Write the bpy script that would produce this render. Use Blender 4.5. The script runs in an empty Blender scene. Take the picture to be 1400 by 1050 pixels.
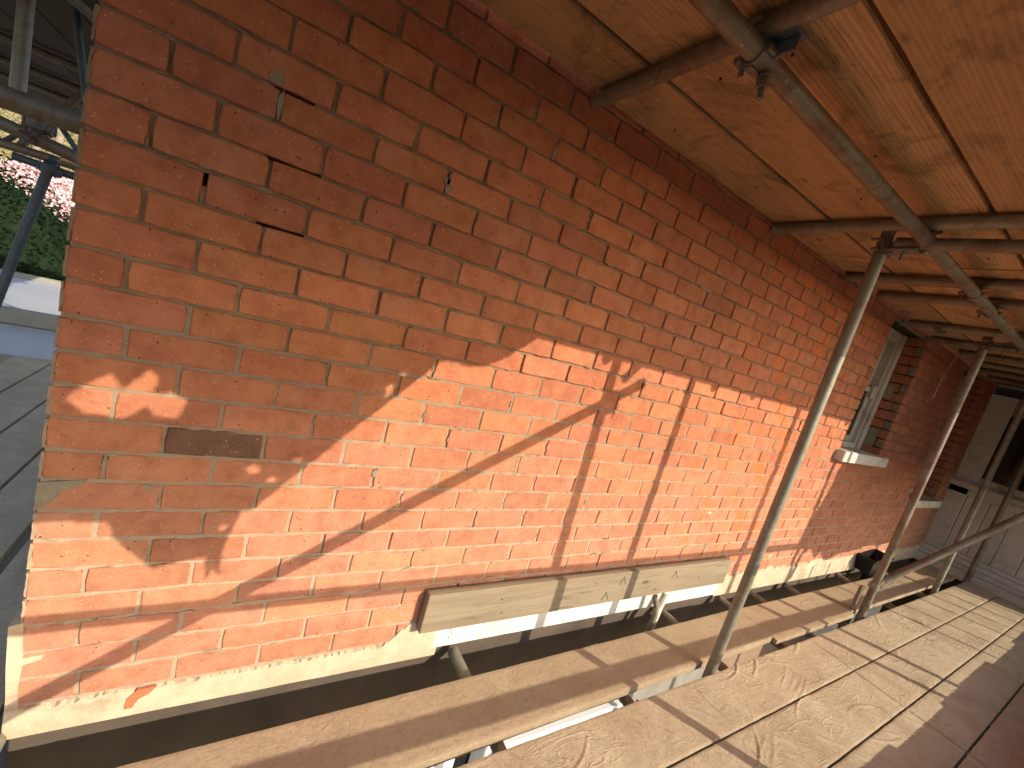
import bpy, bmesh, math, random
from mathutils import Vector, Matrix, noise
random.seed(7)
S = bpy.context.scene
COL = S.collection

# ------------------------------------------------------------------ camera, sky, sun, exposure
CAMP = Vector((0.3573772, -1.3348637, -0.2963606))
RX = Vector((0.8289249, -0.4864061, 0.2762112))      # image right
RY = Vector((0.1571424, -0.2714121, -0.9495482))     # image down
RZ = Vector((0.5368331, 0.8305086, -0.1485452))      # forward
FPX = 580.364
cd = bpy.data.cameras.new('camera')
cam = bpy.data.objects.new('camera', cd); COL.objects.link(cam)
M = Matrix((( RX.x, -RY.x, -RZ.x, CAMP.x), (RX.y, -RY.y, -RZ.y, CAMP.y), (RX.z, -RY.z, -RZ.z, CAMP.z), (0, 0, 0, 1)))
cam.matrix_world = M
cd.sensor_width = 36.0; cd.lens = FPX / 1400 * 36.0
cd.clip_start = 0.02; cd.clip_end = 800
S.camera = cam

AX, SZ = -0.57, 0.59                                  # sunlight travels (AX, 1, -SZ)
sdir = Vector((AX, 1.0, -SZ)).normalized()
world = bpy.data.worlds.new('World'); S.world = world; world.use_nodes = True
wn = world.node_tree; bg = wn.nodes['Background']
sky = wn.nodes.new('ShaderNodeTexSky'); sky.sky_type = 'NISHITA'; sky.sun_disc = False
sky.sun_elevation = math.asin(-sdir.z); sky.sun_rotation = math.atan2(-sdir.x, -sdir.y)
sky.altitude = 50; sky.dust_density = 2.0; sky.air_density = 1.0
wn.links.new(sky.outputs[0], bg.inputs[0]); bg.inputs[1].default_value = 0.15
sl = bpy.data.lights.new('sun', 'SUN'); sl.energy = 3.5; sl.angle = math.radians(0.35); sl.color = (1.0, 0.89, 0.73)
so = bpy.data.objects.new('sun', sl); COL.objects.link(so)
so.rotation_euler = sdir.to_track_quat('-Z', 'Y').to_euler()
S.view_settings.view_transform = 'Standard'; S.view_settings.look = 'None'
S.view_settings.exposure = 0.80; S.view_settings.gamma = 1.0; S.view_settings.use_curve_mapping = False
S.render.engine = 'CYCLES'
S.cycles.max_bounces = 8; S.cycles.diffuse_bounces = 6

# ------------------------------------------------------------------ materials
def mat(name):
    m = bpy.data.materials.new(name); m.use_nodes = True
    nt = m.node_tree; b = nt.nodes['Principled BSDF']
    return m, nt, b
def N(nt, t, **kw):
    n = nt.nodes.new(t)
    for k, v in kw.items():
        if hasattr(n, k): setattr(n, k, v)
        else: n.inputs[k].default_value = v
    return n
def L(nt, a, b): nt.links.new(a, b)
def noise_n(nt, vec, scale, detail=4, rough=0.6, dist=0.0):
    n = nt.nodes.new('ShaderNodeTexNoise'); n.inputs['Scale'].default_value = scale
    n.inputs['Detail'].default_value = detail; n.inputs['Roughness'].default_value = rough; n.inputs['Distortion'].default_value = dist
    L(nt, vec, n.inputs['Vector']); return n.outputs['Fac']
def ramp(nt, fac, stops):
    r = nt.nodes.new('ShaderNodeValToRGB'); e = r.color_ramp.elements
    while len(e) < len(stops): e.new(0.5)
    for i, (p, c) in enumerate(stops):
        e[i].position = p; e[i].color = (c[0], c[1], c[2], 1) if not isinstance(c, (int, float)) else (c, c, c, 1)
    L(nt, fac, r.inputs[0]); return r.outputs[0]
def mix(nt, fac, a, b, mode='MIX'):
    n = nt.nodes.new('ShaderNodeMix'); n.data_type = 'RGBA'; n.blend_type = mode
    for s, v in ((n.inputs[0], fac), (n.inputs[6], a), (n.inputs[7], b)):
        if isinstance(v, (int, float)): s.default_value = v
        elif isinstance(v, tuple): s.default_value = (v[0], v[1], v[2], 1)
        else: L(nt, v, s)
    return n.outputs[2]
def math_n(nt, op, a, b=0.0, clamp=False):
    n = nt.nodes.new('ShaderNodeMath'); n.operation = op; n.use_clamp = clamp
    for s, v in ((n.inputs[0], a), (n.inputs[1], b)):
        if isinstance(v, (int, float)): s.default_value = v
        else: L(nt, v, s)
    return n.outputs[0]
def pos(nt, scale=(1, 1, 1), obj=False):
    if obj: o = nt.nodes.new('ShaderNodeTexCoord').outputs['Object']
    else: o = nt.nodes.new('ShaderNodeNewGeometry').outputs['Position']
    mp = nt.nodes.new('ShaderNodeMapping'); mp.inputs['Scale'].default_value = scale
    L(nt, o, mp.inputs['Vector']); return mp.outputs[0]
def bump(nt, b, h, strength=0.5, dist=0.002):
    n = nt.nodes.new('ShaderNodeBump'); n.inputs['Strength'].default_value = strength; n.inputs['Distance'].default_value = dist
    L(nt, h, n.inputs['Height']); L(nt, n.outputs[0], b.inputs['Normal'])

def brick_material(name, mode):
    m, nt, b = mat(name)
    p = pos(nt)
    if mode == 'object':
        t = nt.nodes.new('ShaderNodeObjectInfo').outputs['Color']
    else:
        a = nt.nodes.new('ShaderNodeAttribute'); a.attribute_name = 'tint'; t = a.outputs['Color']
    n1 = noise_n(nt, p, 14, 5, 0.65)
    c = mix(nt, 1.0, t, ramp(nt, n1, [(0.30, (0.78, 0.72, 0.70)), (0.5, (1, 1, 1)), (0.70, (1.12, 1.2, 1.2))]), 'MULTIPLY')
    # kiln flashed dark blotches
    n2 = noise_n(nt, p, 9, 6, 0.75, 0.4)
    c = mix(nt, ramp(nt, n2, [(0.56, 0.0), (0.74, 0.5)]), c, (0.22, 0.075, 0.045))
    n5 = noise_n(nt, p, 75, 5, 0.8)
    c = mix(nt, ramp(nt, n5, [(0.54, 0.0), (0.72, 0.45)]), c, (0.24, 0.085, 0.05))
    n6 = noise_n(nt, p, 130, 4, 0.8)
    c = mix(nt, ramp(nt, n6, [(0.60, 0.0), (0.74, 0.45)]), c, (0.66, 0.36, 0.2))
    # clay inclusions: pale grog and dark pits
    v = nt.nodes.new('ShaderNodeTexVoronoi'); v.inputs['Scale'].default_value = 95; L(nt, mix(nt, 0.012, p, nt.nodes.new('ShaderNodeTexNoise').outputs['Color']), v.inputs['Vector'])
    keep = ramp(nt, noise_n(nt, p, 38, 2), [(0.50, 0.0), (0.56, 1.0)])
    grog = math_n(nt, 'MULTIPLY', ramp(nt, v.outputs['Distance'], [(0.10, 1.0), (0.24, 0.0)]), keep)
    c = mix(nt, math_n(nt, 'MULTIPLY', grog, 0.8), c, (0.66, 0.40, 0.24))
    v2 = nt.nodes.new('ShaderNodeTexVoronoi'); v2.inputs['Scale'].default_value = 60; L(nt, p, v2.inputs['Vector'])
    keep2 = ramp(nt, noise_n(nt, p, 23, 2), [(0.55, 0.0), (0.60, 1.0)])
    pit = math_n(nt, 'MULTIPLY', ramp(nt, v2.outputs['Distance'], [(0.09, 1.0), (0.17, 0.0)]), keep2)
    c = mix(nt, math_n(nt, 'MULTIPLY', pit, 0.8), c, (0.06, 0.02, 0.012))
    # mortar dust wiped over faces
    n3 = noise_n(nt, p, 5, 6, 0.7, 0.8)
    c = mix(nt, ramp(nt, n3, [(0.56, 0.0), (0.78, 0.30)]), c, (0.50, 0.36, 0.24))
    # orange raw patches low on the wall by the timber
    sx = nt.nodes.new('ShaderNodeSeparateXYZ'); L(nt, p, sx.inputs[0])
    gx = ramp(nt, math_n(nt, 'ABSOLUTE', math_n(nt, 'SUBTRACT', sx.outputs[0], 3.2)), [(0.0, 1.0), (0.9, 0.0)])
    n4 = ramp(nt, noise_n(nt, p, 5.5, 3, 0.6), [(0.50, 0.0), (0.66, 1.0)])
    c = mix(nt, math_n(nt, 'MULTIPLY', math_n(nt, 'MULTIPLY', gx, n4), 0.85), c, (0.62, 0.15, 0.028))
    L(nt, c, b.inputs['Base Color']); b.inputs['Roughness'].default_value = 0.88
    b.inputs['Specular IOR Level'].default_value = 0.25
    fine = noise_n(nt, p, 260, 3, 0.7); mid = noise_n(nt, p, 45, 5, 0.65)
    h = math_n(nt, 'ADD', math_n(nt, 'MULTIPLY', fine, 0.35), mid)
    h = math_n(nt, 'SUBTRACT', h, math_n(nt, 'MULTIPLY', pit, 0.9))
    h = math_n(nt, 'ADD', h, math_n(nt, 'MULTIPLY', grog, 0.25))
    bump(nt, b, h, 0.9, 0.003)
    return m
M_BRICK = brick_material('brick_clay', 'object')
M_BRICKS = brick_material('brick_clay_far', 'attr')

def rough_mat(name, c1, c2, scale=12, rough=0.9, bs=0.6, bd=0.002, stain=None, fine=180, vscale=(1, 1, 1), spec=0.3, obj=False):
    m, nt, b = mat(name)
    p = pos(nt, vscale, obj)
    c = mix(nt, ramp(nt, noise_n(nt, p, scale, 6, 0.65, 0.3), [(0.3, 0.0), (0.7, 1.0)]), c1, c2)
    if stain:
        c = mix(nt, ramp(nt, noise_n(nt, p, scale * 0.37, 5, 0.7, 1.0), [(0.55, 0.0), (0.68, 0.8)]), c, stain)
    L(nt, c, b.inputs['Base Color']); b.inputs['Roughness'].default_value = rough
    b.inputs['Specular IOR Level'].default_value = spec
    h = math_n(nt, 'ADD', noise_n(nt, p, scale * 3, 5, 0.7), math_n(nt, 'MULTIPLY', noise_n(nt, p, fine, 3, 0.7), 0.4))
    bump(nt, b, h, bs, bd)
    return m
M_MORTAR0 = rough_mat('lime_mortar', (0.36, 0.26, 0.165), (0.22, 0.155, 0.095), 20, 0.95, 0.9, 0.003)
def mortar_material():
    m, nt, b = mat('bed_mortar')
    p = pos(nt); sx = nt.nodes.new('ShaderNodeSeparateXYZ'); L(nt, p, sx.inputs[0])
    c = mix(nt, ramp(nt, noise_n(nt, p, 22, 6, 0.7), [(0.3, 0.0), (0.7, 1.0)]), (0.32, 0.225, 0.14), (0.19, 0.13, 0.08))
    # paler mortar in the lower courses
    hh = math_n(nt, 'ADD', sx.outputs[2], math_n(nt, 'MULTIPLY', noise_n(nt, p, 3, 3), 0.8))
    mr = nt.nodes.new('ShaderNodeMapRange'); mr.inputs[1].default_value = 0.0; mr.inputs[2].default_value = -0.8; L(nt, hh, mr.inputs[0])
    c = mix(nt, mr.outputs[0], c, mix(nt, noise_n(nt, p, 30, 4), (0.48, 0.36, 0.24), (0.33, 0.24, 0.155)))
    L(nt, c, b.inputs['Base Color']); b.inputs['Roughness'].default_value = 0.95
    bump(nt, b, math_n(nt, 'ADD', noise_n(nt, p, 60, 5, 0.7), math_n(nt, 'MULTIPLY', noise_n(nt, p, 220, 3), 0.5)), 1.0, 0.004)
    return m
M_MORTAR = mortar_material()
M_SMEAR = rough_mat('cement_smear', (0.34, 0.29, 0.20), (0.24, 0.19, 0.125), 40, 0.95, 0.9, 0.003)
M_CREAM = rough_mat('cream_render', (0.62, 0.52, 0.36), (0.48, 0.36, 0.23), 9, 0.9, 0.8, 0.004, stain=(0.42, 0.22, 0.13))
M_WHITE_B = rough_mat('white_masonry_paint', (0.76, 0.73, 0.64), (0.64, 0.60, 0.50), 7, 0.75, 0.5, 0.002, stain=(0.5, 0.42, 0.31))
M_STONE = rough_mat('painted_stone', (0.72, 0.68, 0.58), (0.58, 0.52, 0.42), 11, 0.8, 0.4, 0.0015, stain=(0.45, 0.35, 0.25))
M_WPAINT = rough_mat('old_white_paint', (0.62, 0.54, 0.45), (0.50, 0.43, 0.345), 6, 0.55, 0.25, 0.001, stain=(0.33, 0.27, 0.20))
M_WCLEAN = rough_mat('white_gloss_paint', (0.80, 0.80, 0.78), (0.74, 0.73, 0.70), 4, 0.35, 0.08, 0.001)
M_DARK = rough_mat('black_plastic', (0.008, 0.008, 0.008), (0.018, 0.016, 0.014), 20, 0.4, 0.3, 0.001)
M_RUBBLE = rough_mat('shaded_core', (0.06, 0.045, 0.03), (0.03, 0.02, 0.015), 20, 0.95)
M_GROUND = rough_mat('gravel_ground', (0.13, 0.11, 0.085), (0.08, 0.07, 0.05), 1.5, 0.95, 0.6, 0.02, stain=(0.07, 0.08, 0.03))
M_ROOFW = rough_mat('pale_roof_sheet', (0.46, 0.46, 0.47), (0.38, 0.385, 0.40), 1.3, 0.5, 0.2, 0.002, stain=(0.40, 0.42, 0.45))
M_ROOFE = rough_mat('roof_edge', (0.30, 0.28, 0.24), (0.2, 0.19, 0.16), 5, 0.7, 0.3)
M_SHADE_BOARD = rough_mat('brown_painted_shade', (0.13, 0.10, 0.075), (0.08, 0.06, 0.045), 5, 0.7, 0.4)  # dark brown that puts the shade below the plinth bands into the colour
M_BROWNP = rough_mat('rendered_brown', (0.30, 0.20, 0.13), (0.24, 0.16, 0.11), 8, 0.8, 0.3)

def tube_material(name, base, rusty):
    m, nt, b = mat(name)
    p = pos(nt)
    c = mix(nt, ramp(nt, noise_n(nt, p, 9, 6, 0.7, 0.5), [(0.3, 0.0), (0.7, 1.0)]), base, tuple(x * 0.68 for x in base))
    c = mix(nt, ramp(nt, noise_n(nt, p, 6, 7, 0.75, 1.2), [(0.46, 0.0), (0.58, rusty)]), c, (0.16, 0.078, 0.038))
    v = nt.nodes.new('ShaderNodeTexVoronoi'); v.inputs['Scale'].default_value = 55; L(nt, p, v.inputs['Vector'])
    sp = math_n(nt, 'MULTIPLY', ramp(nt, v.outputs['Distance'], [(0.10, 1.0), (0.2, 0.0)]), ramp(nt, noise_n(nt, p, 17, 2), [(0.52, 0.0), (0.6, 1.0)]))
    c = mix(nt, math_n(nt, 'MULTIPLY', sp, 0.7), c, (0.50, 0.46, 0.38))
    L(nt, c, b.inputs['Base Color']); b.inputs['Metallic'].default_value = 0.35; b.inputs['Roughness'].default_value = 0.55
    h = math_n(nt, 'ADD', noise_n(nt, p, 60, 5, 0.7), math_n(nt, 'MULTIPLY', noise_n(nt, p, 300, 2), 0.3))
    bump(nt, b, h, 0.35, 0.001)
    return m
M_TUBE = tube_material('galvanised_tube', (0.30, 0.285, 0.215), 0.45)
M_TUBER = tube_material('rusty_tube', (0.255, 0.215, 0.16), 0.75)
M_FIT = tube_material('forged_coupler', (0.22, 0.20, 0.18), 0.9)
M_BLUE = tube_material('dull_blue_steel', (0.09, 0.12, 0.15), 0.2)

def wood_material(name, a, b_, axis='X', knots=True, rough=0.8, dirt=(0.10, 0.06, 0.035), dirt_amt=0.7):
    m, nt, b = mat(name)
    sc = (0.9, 11, 11) if axis == 'X' else (11, 0.9, 11)
    inf = nt.nodes.new('ShaderNodeObjectInfo')
    tc = nt.nodes.new('ShaderNodeTexCoord').outputs['Object']
    off = nt.nodes.new('ShaderNodeVectorMath'); off.operation = 'ADD'; L(nt, tc, off.inputs[0])
    cmb = nt.nodes.new('ShaderNodeCombineXYZ'); r10 = math_n(nt, 'MULTIPLY', inf.outputs['Random'], 37.0)
    for i in range(3): L(nt, r10, cmb.inputs[i])
    L(nt, cmb.outputs[0], off.inputs[1])
    mp = nt.nodes.new('ShaderNodeMapping'); mp.inputs['Scale'].default_value = sc; L(nt, off.outputs[0], mp.inputs[0])
    p = mp.outputs[0]; q = off.outputs[0]
    g = noise_n(nt, p, 3.0, 6, 0.6, 1.2)
    w = nt.nodes.new('ShaderNodeTexWave'); w.bands_direction = 'Y' if axis == 'X' else 'X'
    w.inputs['Scale'].default_value = 2.2; w.inputs['Distortion'].default_value = 9.0; w.inputs['Detail'].default_value = 3; w.inputs['Detail Scale'].default_value = 0.6
    L(nt, p, w.inputs['Vector'])
    gr = math_n(nt, 'ADD', math_n(nt, 'MULTIPLY', g, 0.6), math_n(nt, 'MULTIPLY', w.outputs['Fac'], 0.16))
    c = mix(nt, ramp(nt, gr, [(0.25, 0.0), (0.50, 1.0)]), a, b_)
    c = mix(nt, math_n(nt, 'MULTIPLY', math_n(nt, 'SUBTRACT', inf.outputs['Random'], 0.0), 0.5), c, tuple(x * 0.55 for x in a))
    c = mix(nt, ramp(nt, noise_n(nt, q, 5, 6, 0.75, 0.8), [(0.50, 0.0), (0.72, dirt_amt)]), c, dirt)
    if knots:
        mk = nt.nodes.new('ShaderNodeMapping'); mk.inputs['Scale'].default_value = (2.2, 5.5, 5.5) if axis == 'X' else (5.5, 2.2, 5.5); L(nt, q, mk.inputs[0])
        v = nt.nodes.new('ShaderNodeTexVoronoi'); v.inputs['Scale'].default_value = 1.3; L(nt, mk.outputs[0], v.inputs['Vector'])
        c = mix(nt, ramp(nt, v.outputs['Distance'], [(0.05, 0.85), (0.10, 0.0)]), c, tuple(x * 0.25 for x in a))
    # long splits
    ms = nt.nodes.new('ShaderNodeMapping'); ms.inputs['Scale'].default_value = (0.6, 22, 22) if axis == 'X' else (22, 0.6, 22); L(nt, q, ms.inputs[0])
    spn = noise_n(nt, ms.outputs[0], 1.6, 4, 0.6, 0.6)
    spl = ramp(nt, math_n(nt, 'ABSOLUTE', math_n(nt, 'SUBTRACT', spn, 0.5)), [(0.0, 1.0), (0.012, 0.0)])
    spl = math_n(nt, 'MULTIPLY', spl, ramp(nt, noise_n(nt, q, 3.5, 2), [(0.5, 0.0), (0.6, 0.8)]))
    c = mix(nt, spl, c, tuple(x * 0.2 for x in a))
    L(nt, c, b.inputs['Base Color']); b.inputs['Roughness'].default_value = rough; b.inputs['Specular IOR Level'].default_value = 0.25
    h = math_n(nt, 'SUBTRACT', math_n(nt, 'ADD', gr, math_n(nt, 'MULTIPLY', noise_n(nt, q, 180, 3), 0.25)), spl)
    bump(nt, b, h, 0.5, 0.0022)
    return m
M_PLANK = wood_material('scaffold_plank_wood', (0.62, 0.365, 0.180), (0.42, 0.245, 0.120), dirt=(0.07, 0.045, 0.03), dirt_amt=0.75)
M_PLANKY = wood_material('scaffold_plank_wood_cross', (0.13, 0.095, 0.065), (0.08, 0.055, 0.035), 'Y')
M_TIMBER = wood_material('pine_timber', (0.34, 0.27, 0.18), (0.24, 0.185, 0.12), dirt=(0.30, 0.20, 0.12), dirt_amt=0.4)

def board_top_material(name, a, b_, crease=1.0):
    """tan sheeting and dust dried onto the walking boards"""
    m, nt, b = mat(name)
    p = pos(nt)
    mp = nt.nodes.new('ShaderNodeMapping'); mp.inputs['Rotation'].default_value = (0, 0, math.radians(38)); mp.inputs['Scale'].default_value = (1.0, 4.0, 1.0); L(nt, p, mp.inputs[0])
    n1 = noise_n(nt, p, 4, 6, 0.65, 0.7)
    c = mix(nt, ramp(nt, n1, [(0.35, 0.0), (0.65, 1.0)]), a, b_)
    c = mix(nt, ramp(nt, noise_n(nt, p, 55, 4, 0.7), [(0.48, 0.0), (0.68, 0.45)]), c, tuple(x * 0.55 for x in a))
    c = mix(nt, ramp(nt, noise_n(nt, mp.outputs[0], 3.1, 5, 0.7, 1.5), [(0.58, 0.0), (0.66, 0.45)]), c, (0.40, 0.26, 0.18))
    L(nt, c, b.inputs['Base Color']); b.inputs['Roughness'].default_value = 0.62; b.inputs['Specular IOR Level'].default_value = 0.35
    cr = noise_n(nt, mp.outputs[0], 3.6, 4, 0.5, 1.2)
    rid = ramp(nt, math_n(nt, 'ABSOLUTE', math_n(nt, 'SUBTRACT', cr, 0.5)), [(0.0, 1.0), (0.035, 0.0)])
    rid = math_n(nt, 'MULTIPLY', rid, ramp(nt, noise_n(nt, p, 3.5, 2), [(0.45, 0.0), (0.58, 1.0)]))
    h = math_n(nt, 'ADD', math_n(nt, 'MULTIPLY', rid, 0.8 * crease), math_n(nt, 'MULTIPLY', noise_n(nt, p, 30, 6, 0.7, 0.5), 0.9))
    h = math_n(nt, 'ADD', h, math_n(nt, 'MULTIPLY', noise_n(nt, p, 120, 4, 0.8), 0.45))
    bump(nt, b, h, 0.95, 0.005)
    return m
M_DECK = board_top_material('dusty_deck_sheeting', (0.50, 0.40, 0.265), (0.38, 0.29, 0.18), 0.45)
M_DECK2 = board_top_material('dusty_inner_board', (0.42, 0.32, 0.20), (0.35, 0.255, 0.16), 0.12)

mg, ntg, bgl = mat('dark_glass')
bgl.inputs['Base Color'].default_value = (0.015, 0.015, 0.015, 1); bgl.inputs['Roughness'].default_value = 0.06; bgl.inputs['Specular IOR Level'].default_value = 0.5
M_GLASS = mg

def leaf_material(name, a, b_):
    m, nt, b = mat(name)
    c = mix(nt, ramp(nt, noise_n(nt, pos(nt), 9, 3), [(0.35, 0.0), (0.65, 1.0)]), a, b_)
    L(nt, c, b.inputs['Base Color']); b.inputs['Roughness'].default_value = 0.8; b.inputs['Specular IOR Level'].default_value = 0.06
    return m
M_LEAF = leaf_material('hedge_leaf', (0.016, 0.030, 0.011), (0.006, 0.013, 0.006))
M_PINK = leaf_material('pink_petal', (0.62, 0.36, 0.38), (0.78, 0.62, 0.60))
M_STRAW = leaf_material('dry_grass', (0.42, 0.36, 0.18), (0.22, 0.18, 0.09))
M_BARK = rough_mat('bark', (0.30, 0.25, 0.18), (0.16, 0.12, 0.08), 8, 0.9)
M_SHEET = rough_mat('brown_light_blocker', (0.32, 0.24, 0.16), (0.26, 0.19, 0.13), 6, 0.9, 0.3)  # cloth of the added sheets that block sun and sky

# ------------------------------------------------------------------ mesh helpers
class MB:
    def __init__(s): s.v = []; s.f = []; s.t = []
    def add(s, vs, fs, tint=None):
        n = len(s.v); s.v += [tuple(v) for v in vs]; s.f += [tuple(i + n for i in f) for f in fs]
        s.t += [tint] * len(fs)
    def box(s, x0, x1, y0, y1, z0, z1, bev=0.0, tint=None, ctr=None, mtx=None):
        if bev <= 0:
            vs = [(x, y, z) for x in (x0, x1) for y in (y0, y1) for z in (z0, z1)]
            fs = [(0, 1, 3, 2), (4, 6, 7, 5), (0, 4, 5, 1), (2, 3, 7, 6), (0, 2, 6, 4), (1, 5, 7, 3)]
        else:
            b = bev; vs = []; idx = {}
            for i, x in enumerate((x0, x1)):
                for j, y in enumerate((y0, y1)):
                    for k, z in enumerate((z0, z1)):
                        sx = b if i == 0 else -b; sy = b if j == 0 else -b; sz = b if k == 0 else -b
                        for a, o in enumerate(((0, sy, sz), (sx, 0, sz), (sx, sy, 0))):
                            idx[(i, j, k, a)] = len(vs); vs.append((x + o[0], y + o[1], z + o[2]))
            fs = []
            for i in (0, 1): fs.append(tuple(idx[(i, j, k, 0)] for j, k in ((0, 0), (0, 1), (1, 1), (1, 0))))
            for j in (0, 1): fs.append(tuple(idx[(i, j, k, 1)] for i, k in ((0, 0), (1, 0), (1, 1), (0, 1))))
            for k in (0, 1): fs.append(tuple(idx[(i, j, k, 2)] for i, j in ((0, 0), (0, 1), (1, 1), (1, 0))))
            for j in (0, 1):
                for k in (0, 1): fs.append((idx[(0, j, k, 1)], idx[(1, j, k, 1)], idx[(1, j, k, 2)], idx[(0, j, k, 2)]))
            for i in (0, 1):
                for k in (0, 1): fs.append((idx[(i, 0, k, 0)], idx[(i, 1, k, 0)], idx[(i, 1, k, 2)], idx[(i, 0, k, 2)]))
                for j in (0, 1): fs.append((idx[(i, j, 0, 0)], idx[(i, j, 1, 0)], idx[(i, j, 1, 1)], idx[(i, j, 0, 1)]))
                for j in (0, 1):
                    for k in (0, 1): fs.append((idx[(i, j, k, 0)], idx[(i, j, k, 1)], idx[(i, j, k, 2)]))
        if mtx is not None: vs = [tuple(mtx @ Vector(v)) for v in vs]
        s.add(vs, fs, tint)
    def tube(s, A, B, r=0.02415, n=20, wall=0.0035, hollow=True, depth=0.08):
        A = Vector(A); B = Vector(B); d = (B - A).normalized()
        u = d.cross(Vector((0, 0, 1))); u = u.normalized() if u.length > 1e-3 else Vector((1, 0, 0)); w = d.cross(u)
        ring = lambda c, rr: [tuple(c + (u * math.cos(6.28318 * i / n) + w * math.sin(6.28318 * i / n)) * rr) for i in range(n)]
        if hollow:
            vs = ring(A + d * depth, r - wall) + ring(A, r - wall) + ring(A, r) + ring(B, r) + ring(B, r - wall) + ring(B - d * depth, r - wall); R_ = 6
        else:
            vs = ring(A, r) + ring(B, r); R_ = 2
        fs = [tuple(range(n))[::-1], tuple(range((R_ - 1) * n, R_ * n))]
        for k in range(R_ - 1):
            for i in range(n): j = (i + 1) % n; fs.append((k * n + i, k * n + j, (k + 1) * n + j, (k + 1) * n + i))
        s.add(vs, fs)
    def path(s, pts, r, n=6):
        for a, b in zip(pts, pts[1:]): s.tube(a, b, r, n, hollow=False)
    def prism(s, poly, y0, y1, tint=None):          # poly in X,Z
        n = len(poly)
        vs = [(x, y0, z) for x, z in poly] + [(x, y1, z) for x, z in poly]
        fs = [tuple(range(n)), tuple(range(n, 2 * n))[::-1]] + [(i, (i + 1) % n, (i + 1) % n + n, i + n) for i in range(n)]
        s.add(vs, fs, tint)
    def mesh(s, name, m, smooth=False, auto=None):
        me = bpy.data.meshes.new(name); me.from_pydata(s.v, [], s.f); me.materials.append(m)
        bm = bmesh.new(); bm.from_mesh(me)
        if not getattr(s, 'noflip', False): bmesh.ops.recalc_face_normals(bm, faces=bm.faces)
        bm.to_mesh(me); bm.free()
        if smooth:
            me.shade_smooth()
            if auto:
                bm = bmesh.new(); bm.from_mesh(me)
                for e in bm.edges:
                    if len(e.link_faces) == 2 and e.calc_face_angle(0) > auto: e.smooth = False
                bm.to_mesh(me); bm.free()
        if any(t is not None for t in s.t):
            at = me.color_attributes.new('tint', 'FLOAT_COLOR', 'CORNER')
            for poly in me.polygons:
                t = s.t[poly.index] or (1, 1, 1)
                for li in poly.loop_indices: at.data[li].color = (t[0], t[1], t[2], 1)
        return me

def tag(o, label=None, cat=None, group=None, kind=None):
    if label: o['label'] = label
    if cat: o['category'] = cat
    if group: o['group'] = group
    if kind: o['kind'] = kind
    return o
def link(name, me, parent=None, loc=None):
    o = bpy.data.objects.new(name, me); COL.objects.link(o)
    if loc is not None: o.location = loc
    if parent is not None: o.parent = parent
    return o
def empty(name, loc, label, cat, group=None):
    o = bpy.data.objects.new(name, None); COL.objects.link(o); o.location = loc; o.empty_display_size = 0.1
    return tag(o, label, cat, group)
def part(name, mb, m, parent, smooth=False, auto=None):
    """mesh given in world coordinates, parented to an (unrotated) root"""
    loc = Vector(parent.location) if parent is not None else Vector((0, 0, 0))
    p = parent.parent if parent is not None else None
    while p is not None: loc += Vector(p.location); p = p.parent
    mb.v = [(x - loc.x, y - loc.y, z - loc.z) for x, y, z in mb.v]
    return link(name, mb.mesh(name, m, smooth, auto), parent)

def project(P):
    d = Vector(P) - CAMP; z = d.dot(RZ)
    if z < 0.05: return None
    return (700 + FPX * d.dot(RX) / z, 525 + FPX * d.dot(RY) / z, z)

FZ = -1.6713614       # walking surface of this lift
CO = 0.0816997        # brick course
PI2 = 0.225           # brick length plus joint
CZ = 0.508            # underside of the boards above

# ------------------------------------------------------------------ setting
g = MB()
n = 40
for i in range(n + 1):
    for j in range(n + 1):
        x = -150 + 300 * i / n; y = -150 + 300 * j / n
        g.v.append((x, y, -4.7 + (0.0 if y < 9 else min((y - 9) * 0.16, 9)) + 0.1 * noise.noise(Vector((x * .1, y * .1, 0)))))
for i in range(n):
    for j in range(n): a = i * (n + 1) + j; g.f.append((a, a + n + 1, a + n + 2, a + 1)); g.t.append(None)
tag(link('ground', g.mesh('ground', M_GROUND, True)), kind='structure')

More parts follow.
